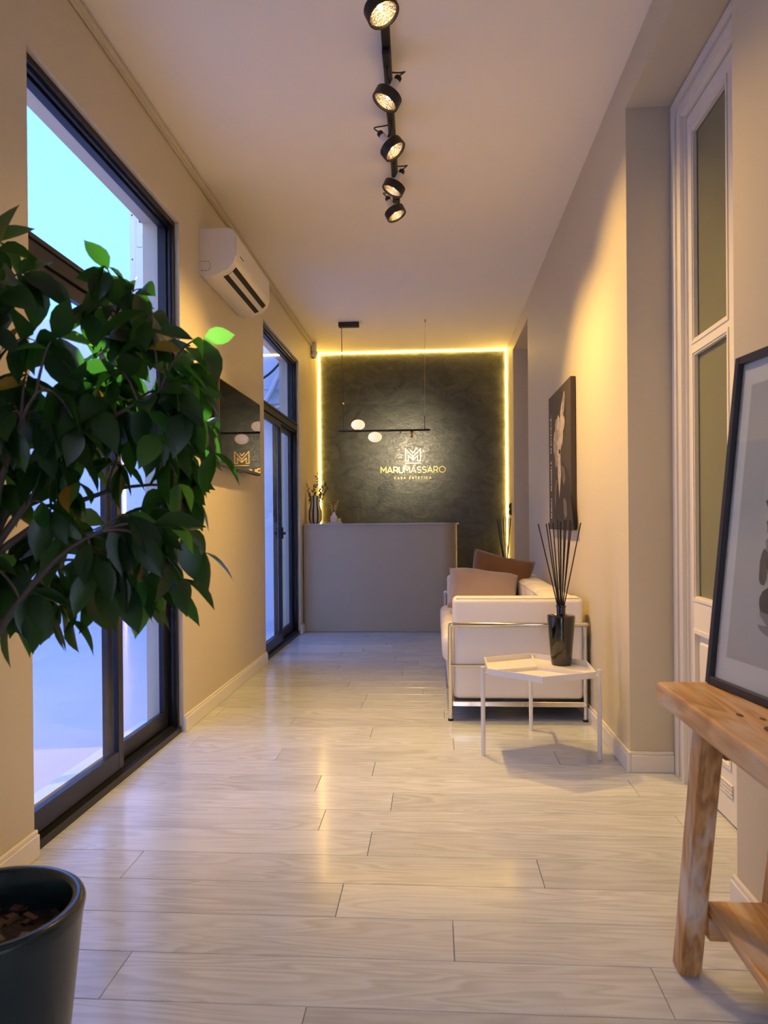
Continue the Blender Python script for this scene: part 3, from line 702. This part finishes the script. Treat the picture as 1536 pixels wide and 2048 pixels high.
def track_lamp(x, y, z, aim, label, side, power=1.0):
    a = Vector(aim).normalized(); c = Vector((x, y, z)); t = thing('track_lamp', label, 'spotlight', (x, y, z), 'spotlights on the ceiling track')
    R = a.to_track_quat('Z', 'Y').to_matrix().to_4x4()      # local +Z is where the light goes
    tx = track_x(y)
    bm = bmesh.new(); rbox(bm, tx-.016, tx+.016, y-.085, y+.085, ZC-.062, ZC-.0345, .004, 1); obj('adapter', bm, M_trk, t)
    bm = bmesh.new(); tube(bm, [(tx, y, ZC-.06), (tx+.3*(x-tx), y, ZC-.09), tuple(c-a*.052)], .006, 8); obj('stem', bm, M_trk, t, smooth=True)
    bm = bmesh.new(); lathe(bm, [(.050, -.030), (.0575, -.026), (.0575, .012), (.0555, .014), (.0505, .014), (.0495, .010), (.0495, -.020)], c, 40, R); obj('ring', bm, M_trk, t, smooth=True)
    bm = bmesh.new(); lathe(bm, [(.0495, .004), (.044, -.012), (.034, -.026), (.022, -.036), (.010, -.040), (0, -.040)], c, 32, R); obj('reflector', bm, M_refl, t, smooth=True)
    bm = bmesh.new(); lathe(bm, [(.047, -.028), (.036, -.042), (.022, -.050), (.017, -.056), (.017, -.088), (0, -.088)], c, 28, R); obj('lamp_back', bm, M_ceramic, t, smooth=True)
    bm = bmesh.new(); lathe(bm, [(0, -.040), (.006, -.038), (.008, -.020), (.006, -.010), (0, -.008)], c, 14, R); obj('bulb', bm, M_bulb, t, smooth=True)
    bm = bmesh.new(); lathe(bm, [(.015, -.0882), (.015, -.108), (.008, -.116), (0, -.116)], c, 16, R); obj('socket', bm, M_trk, t, smooth=True)
    p0 = c-a*.115; p3 = Vector((tx, y+.05, ZC-.05)); out_ = Vector((side*.07, .05, .01))
    pts = []
    for i in range(13):
        s = i/12; q1, q2 = p0-a*.05+out_*.3, p3+out_
        pts.append(((1-s)**3)*p0+3*((1-s)**2)*s*q1+3*(1-s)*s*s*q2+s**3*p3)
    bm = bmesh.new(); tube(bm, pts, .0032, 7); obj('cable', bm, M_trk, t, smooth=True)
    L = bpy.data.lights.new('track_lamp_light', 'SPOT'); L.energy = TRACK_W*power; L.color = LAMP_WARM; L.spot_size = math.radians(92); L.spot_blend = .9; L.shadow_soft_size = .045
    lo = bpy.data.objects.new('lamp_light', L); COL.objects.link(lo); lo.parent = t
    lo.location = a*.02; lo.rotation_euler = (-a).to_track_quat('Z', 'Y').to_euler()
    return t
track_lamp(-.160, 2.50, 2.785, (.40, -.15, -.90), 'black ring spotlight nearest the viewer on the ceiling track', -1, .5)
track_lamp(-.180, 3.02, 2.785, (-.46, -.10, -.88), 'second black ring spotlight of the track, tilted towards the windows', 1, .35)
track_lamp(-.172, 3.425, 2.785, (.60, -.10, -.79), 'middle black ring spotlight of the track, tilted towards the door wall', -1, .68)
track_lamp(-.197, 3.83, 2.785, (-.44, -.06, -.90), 'fourth black ring spotlight of the track, tilted towards the windows', 1, 1.35)
track_lamp(-.198, 4.14, 2.785, (.44, -.08, -.90), 'black ring spotlight at the far end of the ceiling track', -1, 1.3)


# ---- pendant lamp over the counter
M_globe = mat('opal_globe', (.9, .8, .7), .3, emit=(1.0, .62, .34), emit_s=1.0)
M_brass = mat('brass', (.70, .50, .22), .25, 1.0)
PY = 7.05
pd = thing('pendant_lamp', 'black bar pendant lamp with two opal globes over the counter', 'pendant lamp', (-.47, PY, 1.94))
bm = bmesh.new(); rbox(bm, -.895, -.700, PY-.03, PY+.03, 2.935, ZC-.0005, .003, 1); obj('canopy', bm, M_trk, pd)
bm = bmesh.new(); tube(bm, [(-.868, PY, 2.937), (-.866, PY, 2.6), (-.860, PY, 2.30), (-.857, PY, 1.945)], .0035, 6); obj('cable', bm, M_trk, pd, smooth=True)
bm = bmesh.new(); tube(bm, [(-.8585, PY, 2.20), (-.858, PY, 2.215)], .007, 8); obj('cable_clip', bm, M_brass, pd, smooth=True)
bm = bmesh.new(); tube(bm, [(-.068, PY-.04, ZC-.0005), (-.068, PY-.04, 2.955)], .008, 8); tube(bm, [(-.068, PY-.04, 2.96), (-.082, PY, 2.07)], .0012, 5); obj('suspension_wire', bm, M_brass, pd, smooth=True)
bm = bmesh.new(); tube(bm, [(-.082, PY, 2.075), (-.082, PY, 1.945)], .004, 6); obj('rod', bm, M_trk, pd, smooth=True)
bm = bmesh.new(); rbox(bm, -.906, -.030, PY-.009, PY+.009, 1.932, 1.950, .002, 1); obj('bar', bm, M_trk, pd)
bm = bmesh.new(); tube(bm, [(-.857, PY, 1.955), (-.857, PY, 1.962), (-.82, PY, 1.962), (-.82, PY, 1.95)], .003, 6); obj('bracket', bm, M_trk, pd)
for gx, gz in ((-.717, 2.000), (-.555, 1.881)):
    g = bmesh.new(); n = 20
    lathe(g, [(max(0, .066*math.sin(PI*i/n)), -.049*math.cos(PI*i/n)) for i in range(n+1)], (gx, PY, gz), 36)
    obj('globe', g, M_globe, pd, smooth='all')
    s = -1 if gz > 1.94 else 1
    g = bmesh.new(); lathe(g, [(0, 0), (.030, 0), (.030, .008), (0, .008)], (gx, PY, gz+s*.049-(.008 if s < 0 else 0)), 20); obj('globe_cap', g, M_trk, pd, smooth=True)
bm = bmesh.new(); lathe(bm, [(0, 0), (.010, 0), (.010, .022), (0, .022)], (-.312, PY, 1.910), 14); obj('knob', bm, M_brass, pd, smooth=True)
sp_aim = (Vector((-.30, YB, 1.80))-Vector((-.206, PY, 1.93))).normalized()
Rm = sp_aim.to_track_quat('Z', 'Y').to_matrix().to_4x4()
bm = bmesh.new(); lathe(bm, [(0, -.02), (.014, -.02), (.016, -.016), (.016, .046), (.013, .046), (.012, .03), (0, .03)], (-.206, PY+.012, 1.922), 20, Matrix.Rotation(math.radians(168), 4, 'X')); obj('spot_head', bm, M_brass, pd, smooth=True)
L = bpy.data.lights.new('pendant_spot_light', 'SPOT'); L.energy = 105; L.color = (1.0, .80, .50); L.spot_size = math.radians(86); L.spot_blend = 1.0; L.shadow_soft_size = .02
lo = bpy.data.objects.new('spot_light', L); COL.objects.link(lo); lo.parent = pd; lo.location = Vector((-.30, PY+.10, 1.925))-Vector(pd.location)
lo.rotation_euler = (-(Vector((-.36, YB, 1.80))-Vector((-.30, PY+.10, 1.925)))).to_track_quat('Z', 'Y').to_euler()

# ---- things on the counter
CT = 1.058
M_vase = mat('cream_ceramic', (.62, .58, .50), .45)
def stripes():
    m = mat('striped_ceramic', (.6, .56, .48), .4); t = m.node_tree; p = t.nodes['Principled BSDF']
    co = t.nodes.new('ShaderNodeTexCoord'); s = t.nodes.new('ShaderNodeSeparateXYZ'); at = t.nodes.new('ShaderNodeMath'); at.operation = 'ARCTAN2'
    mu = t.nodes.new('ShaderNodeMath'); mu.operation = 'MULTIPLY_ADD'; mu.inputs[1].default_value = 9/(2*PI); mu.inputs[2].default_value = .25
    fr = t.nodes.new('ShaderNodeMath'); fr.operation = 'FRACT'; gt = t.nodes.new('ShaderNodeMath'); gt.operation = 'GREATER_THAN'; gt.inputs[1].default_value = .62
    mx = t.nodes.new('ShaderNodeMix'); mx.data_type = 'RGBA'; mx.inputs[6].default_value = (.60, .56, .48, 1); mx.inputs[7].default_value = (.008, .007, .006, 1)
    t.links.new(co.outputs['Object'], s.inputs[0]); t.links.new(s.outputs['Y'], at.inputs[0]); t.links.new(s.outputs['X'], at.inputs[1])
    t.links.new(at.outputs[0], mu.inputs[0]); t.links.new(mu.outputs[0], fr.inputs[0]); t.links.new(fr.outputs[0], gt.inputs[0])
    t.links.new(gt.outputs[0], mx.inputs[0]); t.links.new(mx.outputs[2], p.inputs['Base Color']); return m
V1 = (-1.195, 7.40, CT)
bm = bmesh.new(); lathe(bm, [(0, 0), (.045, 0), (.052, .004), (.066, .035), (.069, .08), (.066, .13), (.054, .17), (.049, .20), (.052, .25), (.057, .279), (.053, .279), (.046, .20), (.055, .15), (.060, .08), (.04, .012), (0, .012)], V1, 40)
tag(obj('vase', bm, stripes(), smooth='all', loc=V1), 'black and cream striped ceramic vase on the counter', 'vase')
M_dry = mat('dried_leaf', (.24, .17, .10), .7); M_dry2 = mat('dried_straw', (.55, .38, .14), .7)
def sprig(name, base, tip, bend, nleaf, ll, m, label, grp, seed, lw=.35, r=.0016):
    rnd = random.Random(seed); base, tip = Vector(base), Vector(tip); t = thing(name, label, 'dried flowers', tuple(base), grp)
    mid = (base+tip)/2+Vector(bend); pts = [((1-s)**2)*base+2*(1-s)*s*mid+s*s*tip for s in [i/8 for i in range(9)]]
    bm = bmesh.new(); tube(bm, pts, [r*(1-.6*i/8) for i in range(9)], 5); obj('stem', bm, m, t, smooth=True)
    for i in range(nleaf):
        s = .45+.55*(i+.5)/nleaf; k = min(7, int(s*8)); p = pts[k].lerp(pts[k+1], s*8-k)
        d = ((pts[k+1]-pts[k]).normalized()+Vector((rnd.uniform(-1, 1), rnd.uniform(-.6, .6), rnd.uniform(-.5, .8)))).normalized()
        q = d.cross(Vector((rnd.uniform(-1, 1), rnd.uniform(-1, 1), rnd.uniform(-1, 1)))).normalized()*ll*lw; nrm = d.cross(q).normalized()*ll*.12
        b2 = bmesh.new(); P = [p, p+d*ll*.35+q, p+d*ll*.35-q, p+d*ll*.7+q*.8-nrm, p+d*ll*.7-q*.8-nrm, p+d*ll-nrm*2, p+d*ll*.35+nrm, p+d*ll*.7]
        v = [b2.verts.new(x) for x in P]
        for f in ((0, 1, 6), (0, 6, 2), (1, 3, 7, 6), (6, 7, 4, 2), (3, 5, 7), (7, 5, 4)): b2.faces.new([v[z] for z in f])
        obj('leaf', b2, m, t)
    return t
for i, (dx, dy, dz, b) in enumerate(((.105, .0, .42, (.0, 0, .05)), (-.075, .03, .40, (-.03, 0, -.02)), (.03, -.02, .50, (-.03, 0, .03)), (.115, .04, .36, (.0, 0, .06)), (-.01, -.03, .39, (0, 0, 0)), (.05, .03, .34, (0, 0, .02)))):
    sprig('dried_branch', (V1[0]+dx*.1, V1[1]+dy*.1, CT+.03), (V1[0]+dx, V1[1]+dy, CT+dz), b, 9, .036, M_dry, 'brown dried leafy branch in the striped vase', 'dried branches in the striped vase', 40+i)
bm = bmesh.new(); rbox(bm, -1.063, -.927, 7.345, 7.445, CT, CT+.012, .003, 1)
tag(obj('tray', bm, M_vase, loc=(-1.0, 7.4, CT)), 'small cream tray under the white bottle vase', 'tray')
V2 = (-1.005, 7.395, CT+.0125)
bm = bmesh.new(); lathe(bm, [(0, 0), (.030, 0), (.034, .004), (.034, .052), (.028, .066), (.017, .074), (.0155, .096), (.018, .099), (.013, .099), (.012, .07), (0, .06)], V2, 28)
tag(obj('bottle_vase', bm, mat('white_ceramic_matte', (.74, .70, .68), .5), smooth='all', loc=V2), 'small white bottle vase with dried stalks on the counter', 'vase')
for i, (dx, dz) in enumerate(((-.045, .225), (.042, .215), (-.02, .17), (.012, .18), (.03, .16), (-.035, .15))):
    sprig('dried_stalk', (V2[0]+dx*.12, V2[1], V2[2]+.065), (V2[0]+dx, V2[1]+random.uniform(-.03, .03), V2[2]+dz), (0, 0, .01), 7, .02, M_dry2, 'straw coloured dried stalk in the white bottle vase', 'dried stalks in the bottle vase', 60+i, .28)
bm = bmesh.new(); rbox(bm, -.968, -.934, 7.37, 7.42, CT+.0125, CT+.052, .004, 2)
tag(obj('candle_block', bm, mat('peach_wax', (.62, .46, .32), .5), loc=(-.95, 7.395, CT+.0125)), 'small peach cube beside the white bottle vase', 'candle')

# ---- console table
TZ = .66
co_ = thing('console_table', 'rustic pine console table with lower shelf along the right wall', 'console table', (.68, 1.1, 0))
def slab(name, x0, x1, y0, y1, z0, z1, m, r=.006):
    bm = bmesh.new(); rbox(bm, x0, x1, y0, y1, z0, z1, r, 2); return obj(name, bm, m, co_, loc=((x0+x1)/2, (y0+y1)/2, (z0+z1)/2))
slab('table_top', .548, .812, .30, 1.885, TZ-.052, TZ, M_pine_y, .008)
def leg(x0, x1, yfoot, ytop):
    w = .062; zt = TZ-.052; bm = bmesh.new()
    v = [bm.verts.new(p) for p in ((x0, yfoot-w/2, 0), (x1, yfoot-w/2, 0), (x1, yfoot+w/2, 0), (x0, yfoot+w/2, 0), (x0, ytop-w/2, zt), (x1, ytop-w/2, zt), (x1, ytop+w/2, zt), (x0, ytop+w/2, zt))]
    for f in ((0, 3, 2, 1), (4, 5, 6, 7), (0, 1, 5, 4), (1, 2, 6, 5), (2, 3, 7, 6), (3, 0, 4, 7)): bm.faces.new([v[i] for i in f])
    bmesh.ops.bevel(bm, geom=bm.edges[:], offset=.004, segments=2, affect='EDGES'); obj('leg', bm, M_pine_z, co_, loc=((x0+x1)/2, (yfoot+ytop)/2, .3))
for x0, x1 in ((.562, .610), (.752, .800)):
    leg(x0, x1, 1.785, 1.635); leg(x0, x1, .40, .55)
slab('shelf', .614, .748, .42, 1.735, .166, .190, M_pine_y, .004)
for y in (1.722, .463): slab('stretcher', .610, .752, y-.018, y+.018, .112, .164, M_pine_x, .003)
for y in (1.63, .555): slab('top_rail', .610, .752, y-.022, y+.022, TZ-.11, TZ-.052, M_pine_x, .003)
M_knot = mat('wood_knot', (.10, .045, .02), .5)
for (kx, ky, a, b) in ((.640, 1.445, .016, .030), (.622, 1.56, .006, .014), (.655, 1.53, .005, .012)):
    bm = bmesh.new(); prism(bm, [(kx+a*math.cos(2*PI*i/14), ky+b*math.sin(2*PI*i/14)) for i in range(14)], 2, TZ-.001, TZ+.0003)
    obj('knot', bm, M_knot, co_)

# ---- framed print leaning on the console
M_mat = mat('white_mount', (.66, .70, .71), .6); M_paper = mat('grey_paper', (.44, .47, .47), .6)
M_pglass = M_glass
A0 = Vector((.676, 1.868, TZ)); Bdir = (Vector((.716, 1.600, TZ))-A0).normalized(); FWd, FHt = .52, .80
lean = math.radians(6.0)
nin = Vector((Bdir.y, -Bdir.x, 0)); nin = nin if nin.x > 0 else -nin      # towards the wall
Up = (Vector((0, 0, 1))*math.cos(lean)+nin*math.sin(lean)).normalized(); Nrm = Bdir.cross(Up).normalized()
if Nrm.x > 0: Nrm = -Nrm
fp = thing('framed_print', 'black framed abstract ink print leaning on the pine console', 'picture', tuple(A0))
def fq(u, v, d): return A0+Bdir*u+Up*v+Nrm*d
def fbox(bm, u0, u1, v0, v1, d0, d1):
    v = [bm.verts.new(fq(*c)) for c in ((u0, v0, d0), (u1, v0, d0), (u1, v1, d0), (u0, v1, d0), (u0, v0, d1), (u1, v0, d1), (u1, v1, d1), (u0, v1, d1))]
    for f in ((0, 3, 2, 1), (4, 5, 6, 7), (0, 1, 5, 4), (1, 2, 6, 5), (2, 3, 7, 6), (3, 0, 4, 7)): bm.faces.new([v[i] for i in f])
FB = .019
M_fblack = mat('black_frame_lacquer', (.010, .011, .015), .35)
for u0, u1, v0, v1 in ((0, FB, .0015, FHt), (FWd-FB, FWd, .0015, FHt), (FB, FWd-FB, .0015, FB), (FB, FWd-FB, FHt-FB, FHt)):
    bm = bmesh.new(); fbox(bm, u0, u1, v0, v1, -.010, .016); bmesh.ops.bevel(bm, geom=bm.edges[:], offset=.0015, segments=1, affect='EDGES'); obj('frame_bar', bm, M_fblack, fp)
bm = bmesh.new(); fbox(bm, FB, FWd-FB, FB, FHt-FB, -.006, .002); obj('mount', bm, M_mat, fp)
mu_, ml_ = .062, .075
bm = bmesh.new(); fbox(bm, mu_, FWd-mu_, ml_, FHt-ml_, .002, .0026); obj('paper', bm, M_paper, fp)
M_i1 = mat('ink_black', (.022, .022, .024), .5); M_i2 = mat('ink_dark_grey', (.06, .062, .066), .5); M_i3 = mat('ink_mid_grey', (.20, .21, .22), .5)
def ink(polys, m, d):
    for pl in polys:
        pl = [(u-.072, v) for u, v in pl]
        bm = bmesh.new(); A = [bm.verts.new(fq(u, v, d)) for u, v in pl]; Bt = [bm.verts.new(fq(u, v, d+.0003)) for u, v in pl]; n = len(pl)
        bm.faces.new(A); bm.faces.new(Bt[::-1])
        for i in range(n): bm.faces.new((A[i], A[(i+1) % n], Bt[(i+1) % n], Bt[i]))
        obj('ink_patch', bm, m, fp)
def ib(u, v, a, b, seed, rot=0): return blob(u, v, a, b, 13, .14, seed, rot)
ink([ib(.285, .555, .035, .020, 1, .9), ib(.30, .475, .055, .024, 3), ib(.29, .345, .045, .03, 5, .3)], M_i3, .0028)
ink([ib(.300, .525, .055, .023, 7), ib(.30, .430, .060, .028, 8, -.1), ib(.285, .380, .040, .022, 9, -.3), ib(.250, .295, .016, .042, 10, -.05)], M_i2, .0033)
ink([ib(.30, .305, .040, .030, 12, -.3), ib(.295, .225, .055, .034, 13, .1)], M_i1, .0038)
ink([ib(.295, .180, .045, .014, 14, -.3), ib(.30, .155, .05, .010, 15, -.2)], M_i3, .0030)
ink([ib(.385, .095+.03, .02, .02, 16)], M_i2, .0030)
bm = bmesh.new(); fbox(bm, FB, FWd-FB, FB, FHt-FB, .0075, .009); obj('glass', bm, M_pglass, fp)

# ---- plant pot
M_pot = mat('dark_teal_glaze', (.003, .016, .018), .24, spec=.5, coat=.2, coat_r=.1)
M_soil = mat('potting_soil', (.020, .010, .006), .9, bump=(60, .6))
PC = (-.838, 1.325, 0); PR, PH = .172, .352
pt = thing('plant_pot', 'dark teal glazed plant pot holding the ficus', 'plant pot', PC)
bm = bmesh.new()
lathe(bm, [(0, .002), (PR*.72, .002), (PR*.76, .012), (PR*.80, .05), (PR*.97, PH-.035), (PR, PH-.012), (PR-.003, PH-.004), (PR-.009, PH), (PR-.021, PH-.001), (PR-.026, PH-.006), (PR-.028, PH-.06), (PR-.04, PH-.13), (0, PH-.13)], PC, 56)
obj('pot_shell', bm, M_pot, pt, smooth='all')
bm = bmesh.new(); lathe(bm, [(0, PH-.072), (.05, PH-.068), (.10, PH-.075), (PR-.027, PH-.080)], PC, 32)
obj('soil', bm, M_soil, pt, smooth='all')
M_chip = [mat('bark_chip_%d' % i, c, .8) for i, c in enumerate(((.05, .016, .008), (.08, .04, .018), (.03, .010, .006), (.16, .11, .07)))]
for i in range(46):
    a, r = random.uniform(0, 2*PI), (PR-.036)*math.sqrt(random.random()); bm = bmesh.new()
    l, w, h = random.uniform(.008, .020), random.uniform(.005, .010), random.uniform(.002, .005); box(bm, -l, l, -w, w, -h, h)
    Q = Matrix.Translation((PC[0]+r*math.cos(a), PC[1]+r*math.sin(a), PH-.068)) @ Matrix.Rotation(random.uniform(0, 6), 4, 'Z') @ Matrix.Rotation(random.uniform(-.5, .5), 4, 'X')
    bmesh.ops.transform(bm, matrix=Q, verts=bm.verts[:]); obj('bark_chip', bm, M_chip[i % 4], pt)

# ---- ficus
M_bark = mat('ficus_bark', (.075, .055, .04), .8)
M_leafA = leaf_mat('ficus_leaf', (.007, .024, .008), (.08, .34, .03), .42, .25)
M_leafB = leaf_mat('ficus_leaf_young_sunlit', (.014, .055, .012), (.30, .85, .12), .42, .36)  # brighter translucency stands in for sun on lit leaves, also on scattered young ones
M_leafY = leaf_mat('ficus_leaf_yellow', (.22, .13, .012), (.45, .28, .02), .45, .3)
def leaf_mesh(name, m, L, Wd, cup, droop, curl):
    bm = bmesh.new(); prof = [(0, .06), (.10, .42), (.28, .88), (.48, 1.0), (.68, .80), (.84, .44), (.93, .16), (1.0, .02)]
    rows = []
    for t, w in prof:
        z = -droop*t*t*L; c = Vector((t*L, 0, z)); hw = w*Wd/2
        rows.append([bm.verts.new((c.x, -hw, z+cup*hw+curl*hw*t)), bm.verts.new((c.x, 0, z)), bm.verts.new((c.x, hw, z+cup*hw-curl*hw*t))])
    for a, b in zip(rows, rows[1:]):
        bm.faces.new((a[0], a[1], b[1], b[0])); bm.faces.new((a[1], a[2], b[2], b[1]))
    me = bpy.data.meshes.new(name); bm.to_mesh(me); bm.free(); me.materials.append(m)
    for p in me.polygons: p.use_smooth = True
    return me
LV = [leaf_mesh('ficus_leaf', M_leafA, .086, .047, .30, .28, .1), leaf_mesh('ficus_leaf', M_leafA, .094, .044, .45, .15, -.2), leaf_mesh('ficus_leaf', M_leafA, .080, .046, .22, .42, .2),
      leaf_mesh('ficus_leaf', M_leafB, .078, .044, .35, .22, 0), leaf_mesh('ficus_leaf', M_leafB, .066, .036, .5, .3, .3), leaf_mesh('ficus_leaf', M_leafY, .07, .035, .4, .3, .2)]
rnd = random.Random(21)
fc = thing('ficus', 'leafy green ficus growing beside the near window', 'plant', (PC[0], PC[1], PH-.09))
def bez(a, b, c, n=9): return [((1-s)**2)*a+2*(1-s)*s*b+s*s*c for s in [i/n for i in range(n+1)]]
trunk_pts = bez(Vector((PC[0], PC[1], PH-.09)), Vector((PC[0]-.07, PC[1]+.03, .62)), Vector((-.90, 1.42, .98)), 10)
bm = bmesh.new(); tube(bm, trunk_pts, [.017-.005*i/10 for i in range(11)], 9); obj('trunk', bm, M_bark, fc, smooth='all')
fork = trunk_pts[-1]; nodes = []
for e in ((-.55, 1.46, 1.33), (-.70, 1.62, 1.50), (-.62, 1.35, 1.05), (-.86, 1.40, 1.50), (-.72, 1.30, 1.30), (-.60, 1.66, 1.15), (-.98, 1.55, 1.30), (-.82, 1.60, 1.02)):
    s = trunk_pts[7] if e[2] < 1.1 else fork; c = Vector(e); pts = bez(s, (s+c)/2+Vector((0, 0, .10)), c, 8)
    bm = bmesh.new(); tube(bm, pts, [.0085-.006*i/8 for i in range(9)], 7); obj('branch', bm, M_bark, fc, smooth='all'); nodes += pts[2:]
tips = [(-.47, 1.50, 1.44), (-.60, 1.50, 1.55), (-.76, 1.50, .86), (-.50, 1.52, 1.27), (-.47, 1.50, 1.00), (-.90, 1.50, 1.66), (-.52, 1.48, 1.14), (-.60, 1.50, .90), (-.68, 1.50, 1.60),
        (-.52, 1.55, 1.40), (-.50, 1.45, .95), (-.80, 1.45, 1.56), (-.95, 1.40, 1.55), (-.88, 1.42, .92), (-.70, 1.45, .93), (-.54, 1.60, 1.05), (-.50, 1.58, 1.34), (-.56, 1.42, 1.48),
        (-.80, 1.50, .90), (-.66, 1.58, .92), (-.84, 1.30, .98), (-.64, 1.36, .94), (-.56, 1.52, .92), (-.90, 1.36, 1.10), (-.86, 1.30, 1.40), (-.80, 1.34, 1.50),
        (-.93, 1.46, .92), (-.90, 1.52, .86), (-1.00, 1.50, 1.02), (-.86, 1.44, .98), (-.95, 1.36, 1.16), (-.76, 1.38, .90)]
while len(tips) < 106:
    u = Vector((rnd.uniform(-1, 1), rnd.uniform(-1, 1), rnd.uniform(-1, 1)))
    if .25 < u.length < 1.0: tips.append((-.735+u.x*.29, 1.50+u.y*.26, 1.21+u.z*.34))
leaves = []
for ti, tp in enumerate(tips):
    tp = Vector(tp); s = min(nodes, key=lambda q: (q-tp).length+.4*max(0, (q-tp).length-.22)+rnd.uniform(0, .05))
    mid = (s+tp)/2+Vector((0, 0, .05+.1*(tp-s).length)); pts = bez(s, mid, tp, 7)
    bm = bmesh.new(); tube(bm, pts, [.0032-.0022*i/7 for i in range(8)], 5, cap=False); obj('twig', bm, M_bark, fc, smooth='all')
    nl = 7 if ti >= 26 else 8
    for j in range(nl):
        k = .35+.65*(j+.5)/nl if j < nl-2 else .99
        i0 = min(6, int(k*7)); p = pts[i0].lerp(pts[i0+1], k*7-i0); d = (pts[i0+1]-pts[i0]).normalized()
        ang = j*2.4+rnd.uniform(-.5, .5); side = d.cross(Vector((math.cos(ang), math.sin(ang), .3))).normalized()
        dirn = (d*.55+side*.9+Vector((0, 0, -.55-rnd.random()*.55))).normalized()
        young_sunlit = rnd.random() < (.55 if (ti < 2 or ti in (9, 16)) else .16)  # sunlit tips get more of the brighter leaf, sun put into the colour
        mi = 5 if rnd.random() < .018 else (rnd.choice((3, 4)) if young_sunlit else rnd.choice((0, 0, 1, 2)))
        leaves.append((p, dirn, rnd.uniform(0, 2*PI), mi, rnd.uniform(.85, 1.2)))
cam_p = Vector((0, 0, CAM_H)); inv = []
def seen_key(l):
    v = l[0]-cam_p; x = 868+1480*v.x/v.y
    return (0 if x > -40 else 1, v.length)
leaves.sort(key=seen_key)
def leaf_matrix(p, d, roll, s):
    x = d; upv = Vector((0, 0, 1)); y = upv.cross(x); y = y.normalized() if y.length > .1 else Vector((0, 1, 0)); z = x.cross(y)
    Mx = Matrix((x, y, z)).transposed().to_4x4()
    return Matrix.Translation(p) @ Mx @ Matrix.Rotation(math.sin(roll)*.9, 4, 'X') @ Matrix.Scale(s, 4)
fl = world_loc(fc)
for (p, d, roll, mi, s) in leaves[:300]:
    o = bpy.data.objects.new('leaf', LV[mi]); COL.objects.link(o); o.parent = fc
    o.matrix_local = leaf_matrix(p-fl, d, roll, s)
bmr = bmesh.new()
for (p, d, roll, mi, s) in leaves[300:]:
    n0 = len(bmr.verts); bmr.from_mesh(LV[mi]); bmr.verts.ensure_lookup_table()
    bmesh.ops.transform(bmr, matrix=leaf_matrix(p, d, roll, s), verts=bmr.verts[n0:])
rest = obj('leaf_mass', bmr, M_leafA, fc, smooth='all', recalc=False); rest['kind'] = 'stuff'

# ---- air conditioning condensers on the outer face of the window wall
M_cond = mat('condenser_white', (.74, .75, .76), .45); M_pipe = mat('pipe_insulation', (.75, .75, .74), .7)
M_vine = leaf_mat('vine_leaf', (.03, .06, .03), (.08, .16, .05), .5, .3)
def condenser(y, z, h, label, ln=.80, dp=.52):
    x1 = XO-.05; x0 = x1-dp; t = thing('condenser_unit', label, 'condenser', ((x0+x1)/2, y, z), 'condensers outside the windows')
    bm = bmesh.new(); rbox(bm, x0, x1, y, y+ln, z, z+h, .008, 2); obj('casing', bm, M_cond, t)
    bm = bmesh.new(); rbox(bm, x0+.05, x0+.30, y-.006, y, z+h*.62, z+h*.93, .004, 1); obj('service_cover', bm, M_cond, t)
    bm = bmesh.new(); rbox(bm, x0+.07, x0+.24, y-.012, y-.006, z+h*.86, z+h*.90, .003, 1); obj('grip', bm, M_dark, t)
    bm = bmesh.new(); rbox(bm, x0+.08, x0+.40, y-.006, y, z+.04, z+h*.30, .004, 1); obj('valve_cover', bm, M_cond, t)
    bm = bmesh.new(); box(bm, x0+.004, x0+.04, y-.003, y, z+.02, z+h-.02); obj('corner_post', bm, M_cond, t)
    for zz in (z+.05, z+h*.5, z+h-.04):
        bm = bmesh.new(); lathe(bm, [(0, 0), (.006, 0), (.004, .004), (0, .005)], (x0+.02, y-.003, zz), 8, Matrix.Rotation(PI/2, 4, 'X')); obj('screw', bm, M_dark, t)
    p = [Vector((x0+.18, y-.008, z+h*.62)), Vector((x0+.14, y-.03, z+h*.5)), Vector((x0+.17, y-.03, z+h*.38)), Vector((x0+.28, y-.03, z+h*.30)), Vector((x1+.02, y-.02, z+h*.27))]
    bm = bmesh.new(); tube(bm, bez(p[0], p[1]+Vector((-.03, 0, -.02)), p[2], 6)+bez(p[2], p[2]+Vector((.03, 0, -.05)), p[4], 6)[1:], .014, 8); obj('conduit', bm, M_pipe, t, smooth=True)
    bm = bmesh.new()
    for xx in (y+.08, y+ln-.08): box(bm, x0+.02, XO, xx-.015, xx+.015, z-.03, z-.0005)
    obj('bracket', bm, M_metal, t)
    return t
condenser(4.90, 2.52, .68, 'white condenser unit outside the near window, seen from its end')
condenser(7.42, 2.28, .52, 'white condenser unit outside the far window, seen from its end', .8, .5)
bm = bmesh.new(); tube(bm, bez(Vector((-1.90, 7.33, 2.10)), Vector((-1.70, 7.33, 2.14)), Vector((-1.51, 7.33, 2.62)), 10), .026, 10)
tag(obj('pipe', bm, M_pipe, smooth=True, loc=(-1.52, 7.38, 2.6)), 'white insulated pipe rising outside the far window', 'pipe')
bm = bmesh.new(); tube(bm, bez(Vector((-1.98, 7.29, 2.52)), Vector((-1.72, 7.28, 2.38)), Vector((-1.49, 7.29, 2.70)), 10), .012, 8)
tag(obj('cable', bm, M_black, smooth=True, loc=(-1.5, 7.34, 2.7)), 'black cable hanging outside the far window', 'cable')
